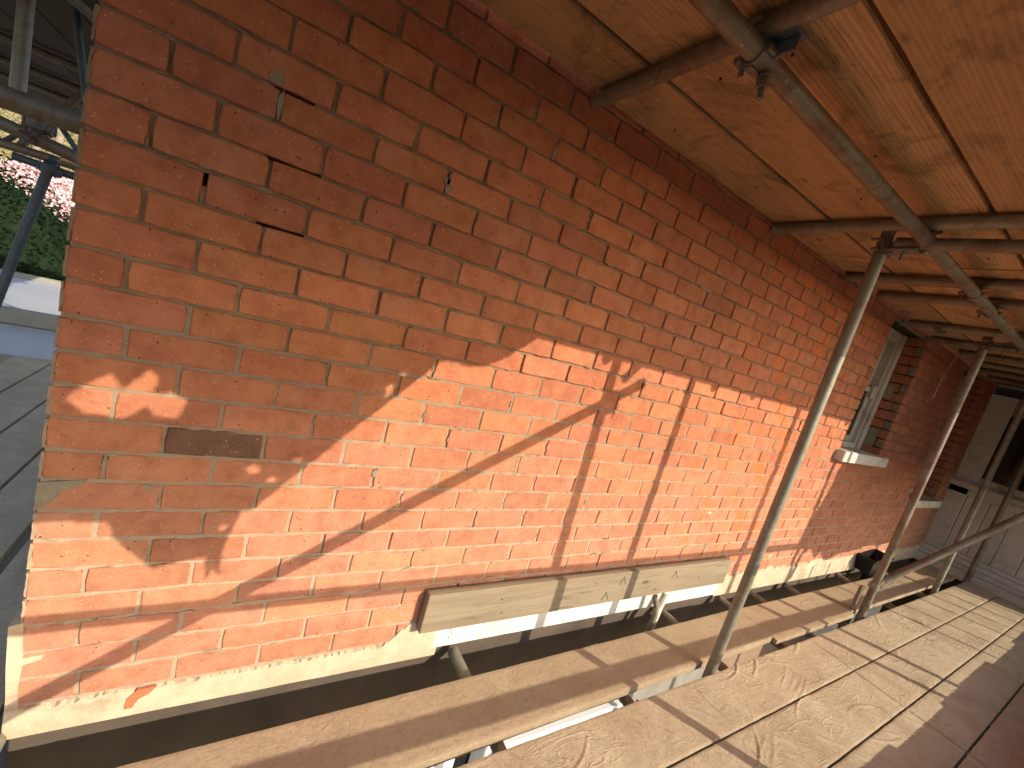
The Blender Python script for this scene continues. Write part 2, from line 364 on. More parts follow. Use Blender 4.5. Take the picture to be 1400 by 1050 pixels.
# ------------------------------------------------------------------ brick wall
MEAS = {0: [(1.0, 0.2211), (3.0, 0.676), (2.0, 0.4529)], 1: [(0.5, 0.1092)], 2: [(1.0, 0.2167), (2.0, 0.4454), (3.0, 0.6744), (4.0, 0.9001)],
 3: [(0.5, 0.1131), (2.5, 0.5594), (3.5, 0.7875), (4.5, 1.0144)], 5: [(0.5, 0.1009), (1.5, 0.3241), (2.5, 0.548), (3.5, 0.7769), (4.5, 1.0024)],
 6: [(1.0, 0.2293), (2.0, 0.456), (3.0, 0.6825), (4.0, 0.9029), (5.0, 1.1328)], 7: [(0.5, 0.1161), (1.5, 0.3494), (2.5, 0.5758), (3.5, 0.7958), (4.5, 1.0225)],
 8: [(1.0, 0.2282), (2.0, 0.453), (3.0, 0.682), (4.0, 0.9041), (5.0, 1.1293)],
 9: [(0.5, 0.1124), (1.5, 0.3344), (2.5, 0.5677), (3.5, 0.7909), (4.5, 1.0172), (5.5, 1.2459), (6.5, 1.4724), (8.5, 1.9473), (10.5, 2.3781), (11.5, 2.6038), (12.5, 2.825), (13.5, 3.058), (14.5, 3.2882)],
 10: [(1.0, 0.2192), (2.0, 0.4506), (3.0, 0.6738), (4.0, 0.9025), (5.0, 1.1249)], 11: [(0.5, 0.1111), (1.5, 0.3376), (2.5, 0.5647), (3.5, 0.7894), (4.5, 1.026), (5.5, 1.2533)],
 12: [(1.0, 0.2299), (2.0, 0.4576), (3.0, 0.6784), (4.0, 0.9028), (5.0, 1.1248), (6.0, 1.3413)], 13: [(0.5, 0.1107), (1.5, 0.337), (2.5, 0.5608), (3.5, 0.7867), (4.5, 1.0054), (5.5, 1.2263)],
 14: [(1.0, 0.2271), (2.0, 0.4547), (3.0, 0.6752), (4.0, 0.9037), (5.0, 1.1301), (6.0, 1.3564)], 15: [(0.5, 0.1051), (1.5, 0.3319), (2.5, 0.5584), (3.5, 0.7808), (4.5, 1.0031), (5.5, 1.2248), (6.5, 1.4534)],
 16: [(1.0, 0.2232), (2.0, 0.4565), (3.0, 0.6763), (4.0, 0.9046)], 17: [(0.5, 0.1064), (1.5, 0.3283), (2.5, 0.5456)], 18: [(2.0, 0.4416)], 19: [(1.5, 0.3338), (2.5, 0.5562)],
 4: [(2.0, 0.4504), (3.0, 0.6746), (4.0, 0.8987), (5.0, 1.1152)], -2: [(3.0, 0.6758)], -1: [(2.5, 0.5715), (1.5, 0.3362)],
 -4: [(5.0, 1.1251), (6.0, 1.3456), (7.0, 1.5719), (8.0, 1.7831), (9.0, 2.0062), (10.0, 2.2381)]}
ROWS = range(-9, 20)
XEND = 7.62
W1 = (4.25, 5.05, -0.56, 0.48)       # window openings x0 x1 z0 z1
W2 = (6.32, 7.22, -0.94, 0.48)
def inwin(x, z):
    for w in (W1, W2):
        if w[0] < x < w[1] and w[2] < z < w[3]: return w
    return None
rr = random.Random(3)
cline = {}                            # course lines, slightly uneven
for k in range(-10, 22): cline[k] = -k * CO + rr.uniform(-.0018, .0018)
wall = empty('brick_wall', (0, 0, -1.65), 'orange red brick wall with recessed joints, the sunlit house wall filling most of the view', 'wall')
bricks = []                           # x0,x1,z0,z1,row,i
perps = []
for k in ROWS:
    off = 0.0 if k % 2 == 0 else 0.5
    ms = dict((a, b) for a, b in MEAS.get(k, []))
    js = [0.0]; i = off if off > 0 else 1.0
    while i * PI2 < XEND - 0.05:
        x = ms.get(i, i * PI2 + (0.005 if i < 7 else 0) + rr.gauss(0, 0.0055)); js.append(x); i += 1
    js.append(XEND)
    z1 = cline[k]; z0 = cline[k + 1]
    for a, b in zip(js, js[1:]):
        xa = a + (0.0 if a == 0 else 0.0034); xb = b - 0.0034
        segs = [(xa, xb)]
        zc = (z0 + z1) / 2
        for w in (W1, W2):
            if w[2] < zc < w[3]:
                ns = []
                for (p, q) in segs:
                    if q <= w[0] or p >= w[1]: ns.append((p, q)); continue
                    if p < w[0] - 0.03: ns.append((p, w[0]))
                    if q > w[1] + 0.03: ns.append((w[1], q))
                segs = ns
        for (p, q) in segs: bricks.append((p, q, z0 + 0.0034, z1 - 0.0034, k))
        if b != XEND and not inwin(b, zc): perps.append((b, z0, z1, k))

def brick_geo(w, h, r, depth=0.06):
    """bevelled, chipped brick around x:0..w z:0..h, face at y=0"""
    per = []
    nx = 5 if w > 0.16 else 3
    for i in range(nx): per.append((w * i / nx, 0))
    for i in range(2): per.append((w, h * i / 2))
    for i in range(nx): per.append((w - w * i / nx, h))
    for i in range(2): per.append((0, h - h * i / 2))
    P = []; F = []; B = []
    for (x, z) in per:
        cx = -1 if x < 1e-6 else (1 if x > w - 1e-6 else 0); cz = -1 if z < 1e-6 else (1 if z > h - 1e-6 else 0)
        j = r.uniform(-.0013, .0013); jj = r.uniform(-.0013, .0013); ins = 0.0022 + max(0, r.gauss(0, .0016))
        ex = x + j - (cx * 0.002 if cx and cz else 0); ez = z + jj - (cz * 0.002 if cx and cz else 0)
        P.append((ex, 0.0035, ez)); F.append((ex - cx * ins, r.uniform(-.0007, .0007), ez - cz * ins)); B.append((ex, depth, ez))
    n = len(per); vs = F + P + B
    fs = [tuple(range(n))]
    for i in range(n):
        j = (i + 1) % n; fs.append((i, n + i, n + j, j)); fs.append((n + i, 2 * n + i, 2 * n + j, n + j))
    return vs, fs

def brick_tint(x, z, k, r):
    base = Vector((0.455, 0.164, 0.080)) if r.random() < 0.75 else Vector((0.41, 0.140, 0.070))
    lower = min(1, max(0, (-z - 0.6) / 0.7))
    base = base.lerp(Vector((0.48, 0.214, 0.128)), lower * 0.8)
    top = min(1, max(0, (z + 0.1) / 0.5)) * min(1, x / 1.5)  # upper bricks darker: shade below the planks put into their colour
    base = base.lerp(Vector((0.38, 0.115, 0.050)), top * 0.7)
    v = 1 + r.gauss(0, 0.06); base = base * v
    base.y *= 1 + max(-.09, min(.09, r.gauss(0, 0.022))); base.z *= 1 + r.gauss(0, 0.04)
    if k == 10 and 0.2 < x < 0.43: base = Vector((0.17, 0.085, 0.055))
    return tuple(max(0.01, c) for c in base)

def vis_size(b):
    pts = [project((x, 0, z)) for x in (b[0], b[1]) for z in (b[2], b[3])]
    if any(p is None for p in pts): return 0
    if all(p[0] < -5 or p[0] > 1405 or p[1] < -5 or p[1] > 1055 for p in pts): return 0
    if b[2] > CZ - 0.02: return 0
    xs = [p[0] for p in pts]; ys = [p[1] for p in pts]
    return (max(xs) - min(xs)) * (max(ys) - min(ys))
order = sorted(bricks, key=vis_size, reverse=True)
near = set(order[:300])
rr2 = random.Random(11)
protos = {}
def proto(w, h):
    key = (round(w / 0.004), round(h / 0.003))
    if key not in protos: protos[key] = []
    lst = protos[key]
    if len(lst) < 4:
        mb = MB(); vs, fs = brick_geo(key[0] * 0.004, key[1] * 0.003, rr2); mb.add(vs, fs)
        me = mb.mesh('brick', M_BRICK); lst.append(me); return me
    return rr2.choice(lst)
far = MB()
for b in bricks:
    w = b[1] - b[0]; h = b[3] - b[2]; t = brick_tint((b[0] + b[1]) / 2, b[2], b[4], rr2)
    yo = rr2.gauss(0, 0.0011)
    if b in near:
        o = bpy.data.objects.new('brick', proto(w, h)); COL.objects.link(o); o.parent = wall
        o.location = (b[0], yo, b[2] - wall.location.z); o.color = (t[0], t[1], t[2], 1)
        o.rotation_euler = (0, rr2.gauss(0, 0.0035), 0)
    else:
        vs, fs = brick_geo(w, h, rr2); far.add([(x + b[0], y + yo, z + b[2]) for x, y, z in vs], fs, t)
# reveal bricks of the two windows (returns facing the camera)
for w in (W1, W2):
    for k in ROWS:
        zc = (cline[k] + cline[k + 1]) / 2
        if w[2] < zc < w[3]:
            t = brick_tint(w[1], zc, k, rr2)
            y0, y1 = (0.062, 0.16)
            far.box(w[1] - 0.0005, w[1] + 0.06, y0, y1, cline[k + 1] + .0042, cline[k] - .0042, 0.003, t)
fo = part('bricks', far, M_BRICKS, wall); fo['kind'] = 'stuff'

# mortar: bed strips and perp pieces, with the open (unfilled) joints left out
mo = MB()
rm = random.Random(5)
HOLE_BED = {-1: [(0.342, 0.41)], 1: [(0.335, 0.448)], 3: [(0.332, 0.438)]}
for k in range(-9, 21):
    x = -0.0; z = cline[k]
    prev = None; step = 0.028
    xs = []; xx = 0.002
    while xx < XEND: xs.append(xx); xx += step * rm.uniform(.6, 1.4) * (1 if xx < 3.5 else 3)
    xs.append(XEND)
    runs = []; cur = []
    hb = HOLE_BED.get(k, [])
    for x in xs:
        bad = any(a <= x <= b for a, b in hb) or (inwin(x, z - 0.002) is not None)
        if bad:
            if len(cur) > 1: runs.append(cur)
            cur = []
        else: cur.append(x)
    if len(cur) > 1: runs.append(cur)
    for run in runs:
        ring = []
        for x in run:
            d = 0.0075 + rm.gauss(0, 0.0018) - (0.0045 if z < -0.55 else 0); hh = 0.0062
            ring.append([(x, d, z - hh), (x, d + rm.gauss(0, .0008), z + hh), (x, 0.055, z + hh), (x, 0.055, z - hh)])
        vs = [v for q in ring for v in q]; fs = []
        for i in range(len(ring) - 1):
            for j in range(4): jj = (j + 1) % 4; fs.append((i * 4 + j, i * 4 + jj, i * 4 + 4 + jj, i * 4 + 4 + j))
        fs.append((0, 1, 2, 3)); e = (len(ring) - 1) * 4; fs.append((e, e + 1, e + 2, e + 3)); mo.add(vs, fs)
for (x, z0, z1, k) in perps:
    d = 0.0078 + rm.gauss(0, 0.0018) - (0.0035 if z0 < -0.55 else 0)
    if k == 2 and abs(x - 0.2167) < 0.01: mo.box(x - .006, x + .006, d, .055, z0, z0 + 0.045); continue
    mo.box(x - .0062, x + .0062, d, 0.054, z0 + .006, z1 - .006)
mo_o = part('mortar', mo, M_MORTAR, wall); mo_o['kind'] = 'stuff'
# masonry core behind the facing bricks, split round the windows, and the lower storey
core = MB()
segs = [(0.004, W1[0]), (W1[1] + 0.055, W2[0]), (W2[1] + 0.055, XEND)]
for a, b in segs: core.box(a, b, 0.05, 0.30, -2.08, 1.05)
for w in (W1, W2):
    core.box(w[0], w[1] + 0.055, 0.05, 0.30, -2.08, w[2] - 0.01)
    core.box(w[0], w[1] + 0.055, 0.05, 0.30, w[3] + 0.01, 1.05)
part('wall_core', core, M_RUBBLE, wall)
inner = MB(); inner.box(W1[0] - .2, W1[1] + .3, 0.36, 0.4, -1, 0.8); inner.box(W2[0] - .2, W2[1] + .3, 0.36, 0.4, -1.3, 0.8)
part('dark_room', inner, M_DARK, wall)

def blob(cx, cz, rx, rz, seed, n=14):
    r = random.Random(seed)
    return [(cx + rx * math.cos(6.283 * i / n) * r.uniform(.6, 1.15), cz + rz * math.sin(6.283 * i / n) * r.uniform(.6, 1.15)) for i in range(n)]
def smear(cx, cz, rx, rz, seed, m=M_SMEAR):
    mb = MB(); mb.prism(blob(cx, cz, rx, rz, seed), -0.0022, 0.006)
    part('mortar_smear', mb, m, wall)
for a in [(0.338, 0.042, 0.007, 0.042, 1), (0.322, 0.098, 0.016, 0.018, 2), (0.798, 0.030, 0.009, 0.030, 3), (0.790, 0.045, 0.013, 0.012, 13), (1.124, 0.278, 0.007, 0.030, 4),
          (0.790, -0.925, 0.010, 0.016, 5), (0.112, -0.93, 0.006, 0.024, 7), (0.205, -0.992, 0.018, 0.008, 8)]:
    smear(*a)
# mortar wiped over the arris of the free corner, and along some joints
mo2 = MB(); rc = random.Random(31)
for k in range(-8, 20):
    zt_, zb_ = cline[k] - .006, cline[k + 1] + .006
    n_ = 7; pl = [(-0.0025 + rc.uniform(-.001, .001), zt_ + (zb_ - zt_) * i / n_) for i in range(n_ + 1)] + [(0.0015 + max(0, rc.gauss(0.002, .0025)), zb_ + (zt_ - zb_) * i / n_) for i in range(n_ + 1)]
    mo2.prism(pl, -0.0012, 0.05)
for _ in range(420):
    k = rc.randint(-6, 19); x = rc.uniform(0.05, 4.2); ln = rc.uniform(.01, .05); z = cline[k] + rc.choice([-.0045, .0045])
    if x > 1.05 and z < -1.5: continue
    pl = [(x - ln / 2, z), (x - ln / 4, z + rc.uniform(.001, .003)), (x + ln / 5, z + rc.uniform(.001, .0035)), (x + ln / 2, z), (x + ln / 4, z - rc.uniform(.001, .003)), (x - ln / 4, z - rc.uniform(.001, .003))]
    mo2.prism(pl, -0.0016, 0.006)
for _ in range(200):
    b_ = rc.choice(perps); x, z0_, z1_ = b_[0] + rc.choice([-.004, .004]), b_[1], b_[2]
    if x > 4.2 or (x > 1.05 and z0_ < -1.55): continue
    zc_ = rc.uniform(z0_ + .015, z1_ - .015); ln = rc.uniform(.008, .03)
    mo2.prism([(x - .0022, zc_ - ln / 3), (x, zc_ - ln / 2), (x + .0025, zc_), (x + .0005, zc_ + ln / 2), (x - .002, zc_ + ln / 4)], -0.0016, 0.006)
q_ = part('mortar_smears', mo2, M_MORTAR, wall); q_['kind'] = 'stuff'
# worn corner patched with mortar, low left
mb = MB(); mb.prism([(-0.002, -0.985), (0.05, -0.978), (0.085, -0.975), (0.07, -0.992), (0.045, -1.005), (0.03, -1.03), (0.012, -1.05), (-0.003, -1.06)], -0.003, 0.006)
part('mortar_smear', mb, M_SMEAR, wall)
for s_ in range(9):
    r = random.Random(50 + s_); smear(r.uniform(1.9, 3.6), -cline[0] - CO * 16 + r.uniform(-.004, .004), r.uniform(.03, .08), 0.005, 60 + s_)
smear(2.84, -1.085, 0.025, 0.010, 80, M_CREAM); smear(2.87, -1.122, 0.025, 0.008, 81)
smear(3.82, -1.44, 0.035, 0.02, 82, M_CREAM)
smear(2.12, 0.082, .06, .008, 83)

# plinth band of cream render, with a ragged top edge
def band(name, x0, x1, top, bot, y, m, seed, amp=0.010, step=0.008, thick=0.03):
    r = random.Random(seed); xs = []; x = x0
    while x < x1: xs.append(x); x += step * r.uniform(.6, 1.4)
    xs.append(x1)
    vs = []; fs = []
    for i, x in enumerate(xs):
        t = top(x) + amp * (noise.noise(Vector((x * 14, seed, 0))) + .6 * noise.noise(Vector((x * 45, seed, 4)))) * 1.5 + r.uniform(-amp, amp) * .35
        yy = y + 0.0015 * noise.noise(Vector((x * 8, 3, seed)))
        vs += [(x, yy, bot), (x, yy, (t + bot) / 2), (x, yy + .001, t - .004), (x, 0.008, t), (x, thick, t), (x, thick, bot)]
    for i in range(len(xs) - 1):
        for j in range(6): k = (j + 1) % 6; fs.append((i * 6 + j, i * 6 + k, i * 6 + 6 + k, i * 6 + 6 + j))
    fs += [(0, 1, 2, 3, 4, 5), tuple((len(xs) - 1) * 6 + j for j in range(6))]
    mb = MB(); mb.add(vs, fs); return part(name, mb, m, wall)
band('render_band', -0.012, 1.22, lambda x: -1.640 if x < 0.98 else (-1.640 + (x - .98) * 0.9 if x < 1.08 else -1.55), -1.728, -0.006, M_CREAM, 1)
band('white_painted_band', 1.20, 3.25, lambda x: -1.52, -1.69, -0.0075, M_WHITE_B, 2, 0.003)
band('render_band', 3.24, XEND, lambda x: -1.545 + 0.01 * math.sin(x * 7), -1.705, -0.006, M_CREAM, 3, 0.02, 0.03)
mb = MB(); mb.box(-0.01, XEND, 0.036, 0.07, -2.10, -1.60, .004); part('painted_shade_board', mb, M_SHADE_BOARD, wall)  # dark board stands in for shade below the bands, cut at the shadow line
mb = MB()   # cream coat carried up the corner
cv = [(-0.012, -1.60), (-0.018, -1.5), (-0.022, -1.38), (0.004, -1.372), (0.006, -1.42), (0.010, -1.48), (0.05, -1.475), (0.045, -1.49), (0.012, -1.50), (0.008, -1.56), (0.014, -1.65), (-0.012, -1.65)]
mb.prism(cv, -0.005, 0.10); part('corner_render', mb, M_CREAM, wall)
mb = MB(); mb.prism([(0.235, -1.665), (0.255, -1.64), (0.30, -1.638), (0.285, -1.66), (0.262, -1.672), (0.25, -1.70), (0.232, -1.70)], -0.0085, 0.0); part('bare_patch', mb, brick_material('bare_brick_patch', 'attr') if False else M_BRICK, wall).color = (0.5, 0.16, 0.07, 1)
# hairline cracks in the white band
for (x, z0, z1) in [(1.27, -1.585, -1.66)]:
    mb = MB(); pts = [(x + 0.008 * math.sin(i * 2.1), -0.009, z0 + (z1 - z0) * i / 6) for i in range(7)]; mb.path(pts, 0.0012, 4); part('crack', mb, M_SMEAR, wall)

# lower storey: set back, with a white framed window
low = MB(); low.box(0.0, XEND, 0.62, 0.7, -4.7, -2.0)
part('lower_wall', low, M_BROWNP, wall)
lw = empty('bay_window_below', (1.2, 0.3, -3.0), 'white framed window seen through the gap between the boards', 'window')
fr = MB()
for x in [0.35, 0.80, 1.20, 1.34, 1.62, 1.76, 2.05]: fr.box(x, x + 0.075, 0.38, 0.50, -4.2, -2.45, 0.004)
fr.box(0.3, 2.15, 0.37, 0.51, -2.55, -2.4, 0.004)
part('frame', fr, M_WCLEAN, lw)
pn = MB(); pn.box(0.3, 2.15, 0.51, 0.52, -4.2, -2.42); part('pane', pn, M_GLASS, lw)
sl_ = MB(); sl_.box(0.88, 1.19, 0.36, 0.40, -4.2, -2.6); part('white_board', sl_, M_WCLEAN, lw)
lr = empty('lean_to_roof', (2.4, 0.0, -2.9), 'white ribbed lean-to roof seen below through the gap in the boards', 'roof')
m1 = MB()
for i in range(6): y = 0.26 + i * 0.085; m1.box(2.16, 3.35, y, y + 0.045, -3.03 + 0.012 * i, -2.97 + 0.012 * i, .003)
part('glazing_bar', m1, M_WCLEAN, lr)
m1 = MB(); m1.box(2.16, 3.35, 0.2, 0.62, -3.12, -3.07); part('glass', m1, M_GLASS, lr)
m1 = MB(); m1.box(3.40, 4.6, 0.40, 0.44, -3.9, -2.6); part('grey_board', m1, M_ROOFE, lr)

# ------------------------------------------------------------------ windows in the wall
def window(w, label, silltop, sill_label):
    x0, x1, z0, z1 = w
    yb = 0.15
    e = empty('sash_window', ((x0 + x1) / 2, yb, z0), label, 'window')
    f = MB()
    f.box(x0 + 0.001, x0 + 0.07, yb, yb + .1, z0, z1, .004); f.box(x1 - 0.075, x1 - 0.002, yb - .01, yb + .1, z0, z1, .004)
    f.box(x1 - 0.10, x1 - 0.075, yb + .012, yb + .1, z0, z1, .003)
    f.box(x0 + .07, x1 - .10, yb, yb + .1, z1 - .07, z1, .004); f.box(x0 + .07, x1 - .10, yb, yb + .1, z0, z0 + .05, .004)
    part('frame', f, M_WPAINT, e)
    zm = z0 + (z1 - z0) * 0.53
    for nm, a, b, y in (('lower_sash', z0 + .05, zm, yb + .045), ('upper_sash', zm, z1 - .07, yb + .075)):
        s = MB(); s.box(x0 + .07, x0 + .115, y, y + .03, a, b, .003); s.box(x1 - .155, x1 - .10, y, y + .03, a, b, .003)
        s.box(x0 + .115, x1 - .155, y, y + .03, b - .045, b, .003); s.box(x0 + .115, x1 - .155, y, y + .03, a, a + .05, .003)
        so_ = part(nm, s, M_WPAINT, e)
        gm = MB(); gm.box(x0 + .115, x1 - .155, y + .012, y + .016, a + .05, b - .045); part('pane', gm, M_GLASS, so_)
    h = MB(); h.box(x1 - .15, x1 - .105, yb + .015, yb + .045, zm - .1, zm + .02, .008); part('horn', h, M_WPAINT, e)
    s = MB(); s.box(x0 - 0.06, x1 + 0.045, -0.062, 0.16, silltop - 0.085, silltop, 0.006)
    o = part('window_sill', s, M_STONE, None); tag(o, sill_label, 'window sill')
window(W1, 'narrow old white sash window recessed in the brick wall above the sunlit stone sill', -0.555, 'cream painted stone sill, half in sun, under the nearer sash window')
window(W2, 'shaded sash window recessed in the brick wall beside the white panelled bay', -0.935, 'shaded grey stone sill of the far window beside the white bay')
# cement patches on the nearer window's reveal
for i, (za, zb) in enumerate([(0.05, -0.06), (-0.34, -0.50)]):
    mb = MB(); mb.box(W1[1] - .003, W1[1] + .01, 0.085 - .01 * i, 0.151, zb, za, .002); part('cement_patch', mb, M_SMEAR, wall)

# ------------------------------------------------------------------ panelled bay at the end
BX = 7.62
bay = empty('panelled_bay', (BX, -0.6, -1.7), 'white painted timber bay with vertical boards, moulded base and dark glass at the far end', 'bay')
b0 = MB(); b0.box(BX + .02, BX + 1.6, -1.9, 0.1, -4.7, 0.9); part('carcass', b0, M_RUBBLE, bay)
b1 = MB(); b1.box(BX - .03, BX + .02, -0.16, 0.06, -1.45, -0.72, .004); part('corner_board', b1, M_WPAINT, bay)
for i in range(9):
    y = -0.165 - i * 0.19
    q = MB(); q.box(BX - 0.004, BX + .02, y - 0.186, y, -1.45, -0.80, .005); part('panel', q, M_WPAINT, bay)
    if i % 2 == 0:
        q = MB(); q.box(BX - .012, BX - .004, y - 0.186, y, -1.45, -1.36, .003); part('rail', q, M_WPAINT, bay)
for i, (za, zb, o) in enumerate([(-1.45, -1.50, .05), (-1.50, -1.56, .085), (-1.56, -1.61, .11), (-1.61, -1.72, .14)]):
    q = MB(); q.box(BX - o, BX + .02, -1.9, 0.02, zb, za, .008); part('base_moulding', q, M_WPAINT, bay)
for i, (za, zb, o) in enumerate([(-0.72, -0.80, .03), (-0.66, -0.72, .10), (-0.64, -0.66, .075)]):
    q = MB(); q.box(BX - o, BX + .02, -1.9, 0.06, zb, za, .006); part('sill_moulding', q, M_WPAINT, bay)
q = MB(); q.box(BX - .02, BX + .02, -0.20, 0.03, -0.64, 0.40, .004); part('jamb', q, M_WPAINT, bay)
q = MB(); q.box(BX - .01, BX + .02, -1.9, -0.20, -0.64, -0.56, .006); part('bottom_rail', q, M_WPAINT, bay)
q = MB(); q.box(BX - .01, BX + .02, -1.9, -0.20, 0.20, 0.40, .006); part('head', q, M_PLANK, bay)
q = MB(); q.box(BX + .012, BX + .019, -1.9, -0.20, -0.56, 0.20); part('pane', q, M_GLASS, bay)
q = MB(); q.box(BX - .005, BX + .012, -0.62, -0.58, -0.56, 0.20, .004); part('mullion', q, M_WPAINT, bay)

# ------------------------------------------------------------------ timber fixed to the wall
def slab(x0, x1, y0, y1, z0, z1, nx, amp, seed):
    mb = MB(); mb.box(x0, x1, y0, y1, z0, z1, 0.0025); return mb
tb = empty('timber_board', (1.10, -0.02, -1.57), 'long rough sawn timber board fixed flat along the foot of the brick wall', 'board')
q = MB(); q.box(1.10, 3.215, -0.047, -0.0085, -1.572, -1.400, .0025)
part('board', q, M_TIMBER, tb)
rb = random.Random(9)
for (x, z) in [(2.18, -1.47), (2.08, -1.55), (2.62, -1.475)]:
    mk = MB(); mk.path([(x, -0.0478, z), (x + .022, -0.0478, z + .045), (x + .05, -0.0478, z)], 0.0014, 4); part('pencil_mark', mk, M_DARK, tb)
for (x, z) in [(1.45, -1.46), (1.47, -1.53), (2.0, -1.44), (2.9, -1.50), (2.5, -1.53), (1.75, -1.56)]:
    mk = MB(); mk.tube((x, -0.0492, z), (x, -0.046, z), 0.0045, 10, hollow=False); part('screw', mk, M_FIT, tb)
pp = empty('curved_pipe_stub', (2.60, -0.03, -1.7), 'short bent white strip hanging below the timber board', 'strip')
q = MB(); pts = [(2.515 + 0.02 * math.sin(i * .5), -0.055 - .03 * math.sin(i * .3), -1.575 - i * 0.028) for i in range(8)]
q.path(pts, 0.016, 10); part('brown_strip', q, M_BARK, pp)
q = MB(); q.path([(2.62, -0.05, -1.575), (2.60, -0.05, -1.66), (2.56, -0.07, -1.75), (2.53, -.08, -1.9)], 0.02, 10); part('white_strip', q, M_STONE, pp)

# ------------------------------------------------------------------ tubes and couplers
def tube(name, A, B, label, m=M_TUBE, cat='scaffold tube', group=None, r=0.02415):
    A = Vector(A); B = Vector(B)
    mb = MB(); mb.tube(A - A, B - A, r, 24)
    o = link(name, mb.mesh(name, m, True, 0.7), None, A)
    return tag(o, label, cat, group)
def coupler(P, da, Q, db, label, group='couplers clamping the scaffold tubes', rusty=M_FIT, bolt_dir=None):
    """right-angle coupler: a band round the tube through P (direction da) and one round the tube through Q"""
    P = Vector(P); Q = Vector(Q); da = Vector(da).normalized(); db = Vector(db).normalized()
    e = empty('scaffold_coupler', P, label, 'coupler', group)
    mid = (P + Q) / 2; nrm = (Q - P); ln = nrm.length; nrm.normalize()
    for c, d, o in ((P, da, db), (Q, db, da)):
        b = MB(); b.tube(c - d * 0.024, c + d * 0.024, 0.0295, 20, 0.004, depth=0.004); part('band', b, rusty, e, True, 0.7)
        side = o - d * o.dot(d); side = side.normalized() if side.length > .05 else d.orthogonal().normalized()
        up = d.cross(side)
        nn = side if abs(side.dot(nrm)) < .7 else up
        k = MB(); c2 = c + nn * 0.040
        mt = Matrix((( nn.x, d.x, nrm.x, c2.x), (nn.y, d.y, nrm.y, c2.y), (nn.z, d.z, nrm.z, c2.z), (0, 0, 0, 1)))
        k.box(-0.015, 0.015, -0.017, 0.017, -0.008, 0.008, 0.003, mtx=mt); part('lug', k, rusty, e)
        k = MB(); k.tube(c2 - nrm * 0.050, c2 + nrm * 0.028, 0.0062, 8, hollow=False); k.tube(c2 - nrm * 0.030, c2 - nrm * 0.016, 0.0115, 6, hollow=False); part('bolt', k, rusty, e)
        k = MB(); c3 = c - nn * 0.034
        k.tube(c3 - d * .02, c3 + d * .02, 0.008, 8, hollow=False); part('hinge', k, rusty, e)
    k = MB(); mt = Matrix.Translation(mid) @ nrm.to_track_quat('Z', 'Y').to_matrix().to_4x4()
    k.box(-.024, .024, -.024, .024, -max(.004, ln / 2 - .024), max(.004, ln / 2 - .024), .004, mtx=mt); part('body', k, rusty, e)
    return e
PY = -0.456
tube('scaffold_standard', (2.515, PY, -4.6), (2.515, PY, 0.53), 'upright galvanised tube nearest the camera, crossing the wall right of centre', M_TUBE, 'scaffold standard')
tube('scaffold_standard', (4.50, -0.437, -4.6), (4.50, -0.437, 0.53), 'rust streaked upright tube that the low slanting brace is clamped to', M_TUBER, 'scaffold standard')
tube('scaffold_standard', (6.29, -0.45, -4.6), (6.29, -0.45, 0.53), 'upright tube in front of the bay, left one of the far pair', M_TUBE, 'scaffold standard')
tube('scaffold_standard', (7.40, -0.47, -4.6), (7.40, -0.47, 0.53), 'upright tube standing right against the foot of the white bay', M_TUBER, 'scaffold standard')
# ledger under the boards above
LY, LZ = -0.595, 0.432
tube('scaffold_ledger', (-0.6, LY, LZ), (7.5, LY - .01, LZ), 'long brown ledger tube running overhead below the boards and parallel to the wall', M_TUBER, 'scaffold ledger')
TZ = 0.4815
tr = [(1.22, -0.012, -1.42, 'nearest overhead cross tube, its end butting against the brick wall at top centre'),
      (2.444, -0.012, -1.42, 'overhead cross tube meeting the wall just left of the nearest upright'),
      (3.25, -0.02, -1.42, 'overhead cross tube ending at the wall just behind the top of the nearest upright'),
      (3.62, -0.08, -1.40, 'overhead cross tube, first one beyond the nearest upright'),
      (4.42, 0.02, -1.42, 'overhead cross tube over the head of the sash window'),
      (4.98, 0.01, -1.42, 'overhead cross tube at the right side of the sash window'),
      (5.45, -0.10, -1.38, 'short shaded cross tube overhead, with the hanging cable looped on it'),
      (5.95, -0.10, -1.42, 'shaded overhead cross tube past the second upright'),
      (6.35, -0.06, -1.42, 'shaded overhead cross tube, third from the far end'),
      (6.85, -0.05, -1.42, 'shaded overhead cross tube, second from the far end'),
      (7.25, -0.05, -1.42, 'farthest overhead cross tube just in front of the bay')]
for i, (x, ya, yb, lab) in enumerate(tr):
    tube('scaffold_transom', (x, ya, TZ + rr.uniform(-.003, .001)), (x + rr.uniform(-.01, .01), yb, TZ + rr.uniform(-.003, .001)), lab, M_TUBER if i % 3 != 1 else M_TUBE, 'scaffold transom')
tube('scaffold_transom', (2.50, -0.50, 0.425), (2.60, -1.42, 0.425), 'short second tube alongside the cross tube, right of the overhead ledger', M_TUBER, 'scaffold transom')
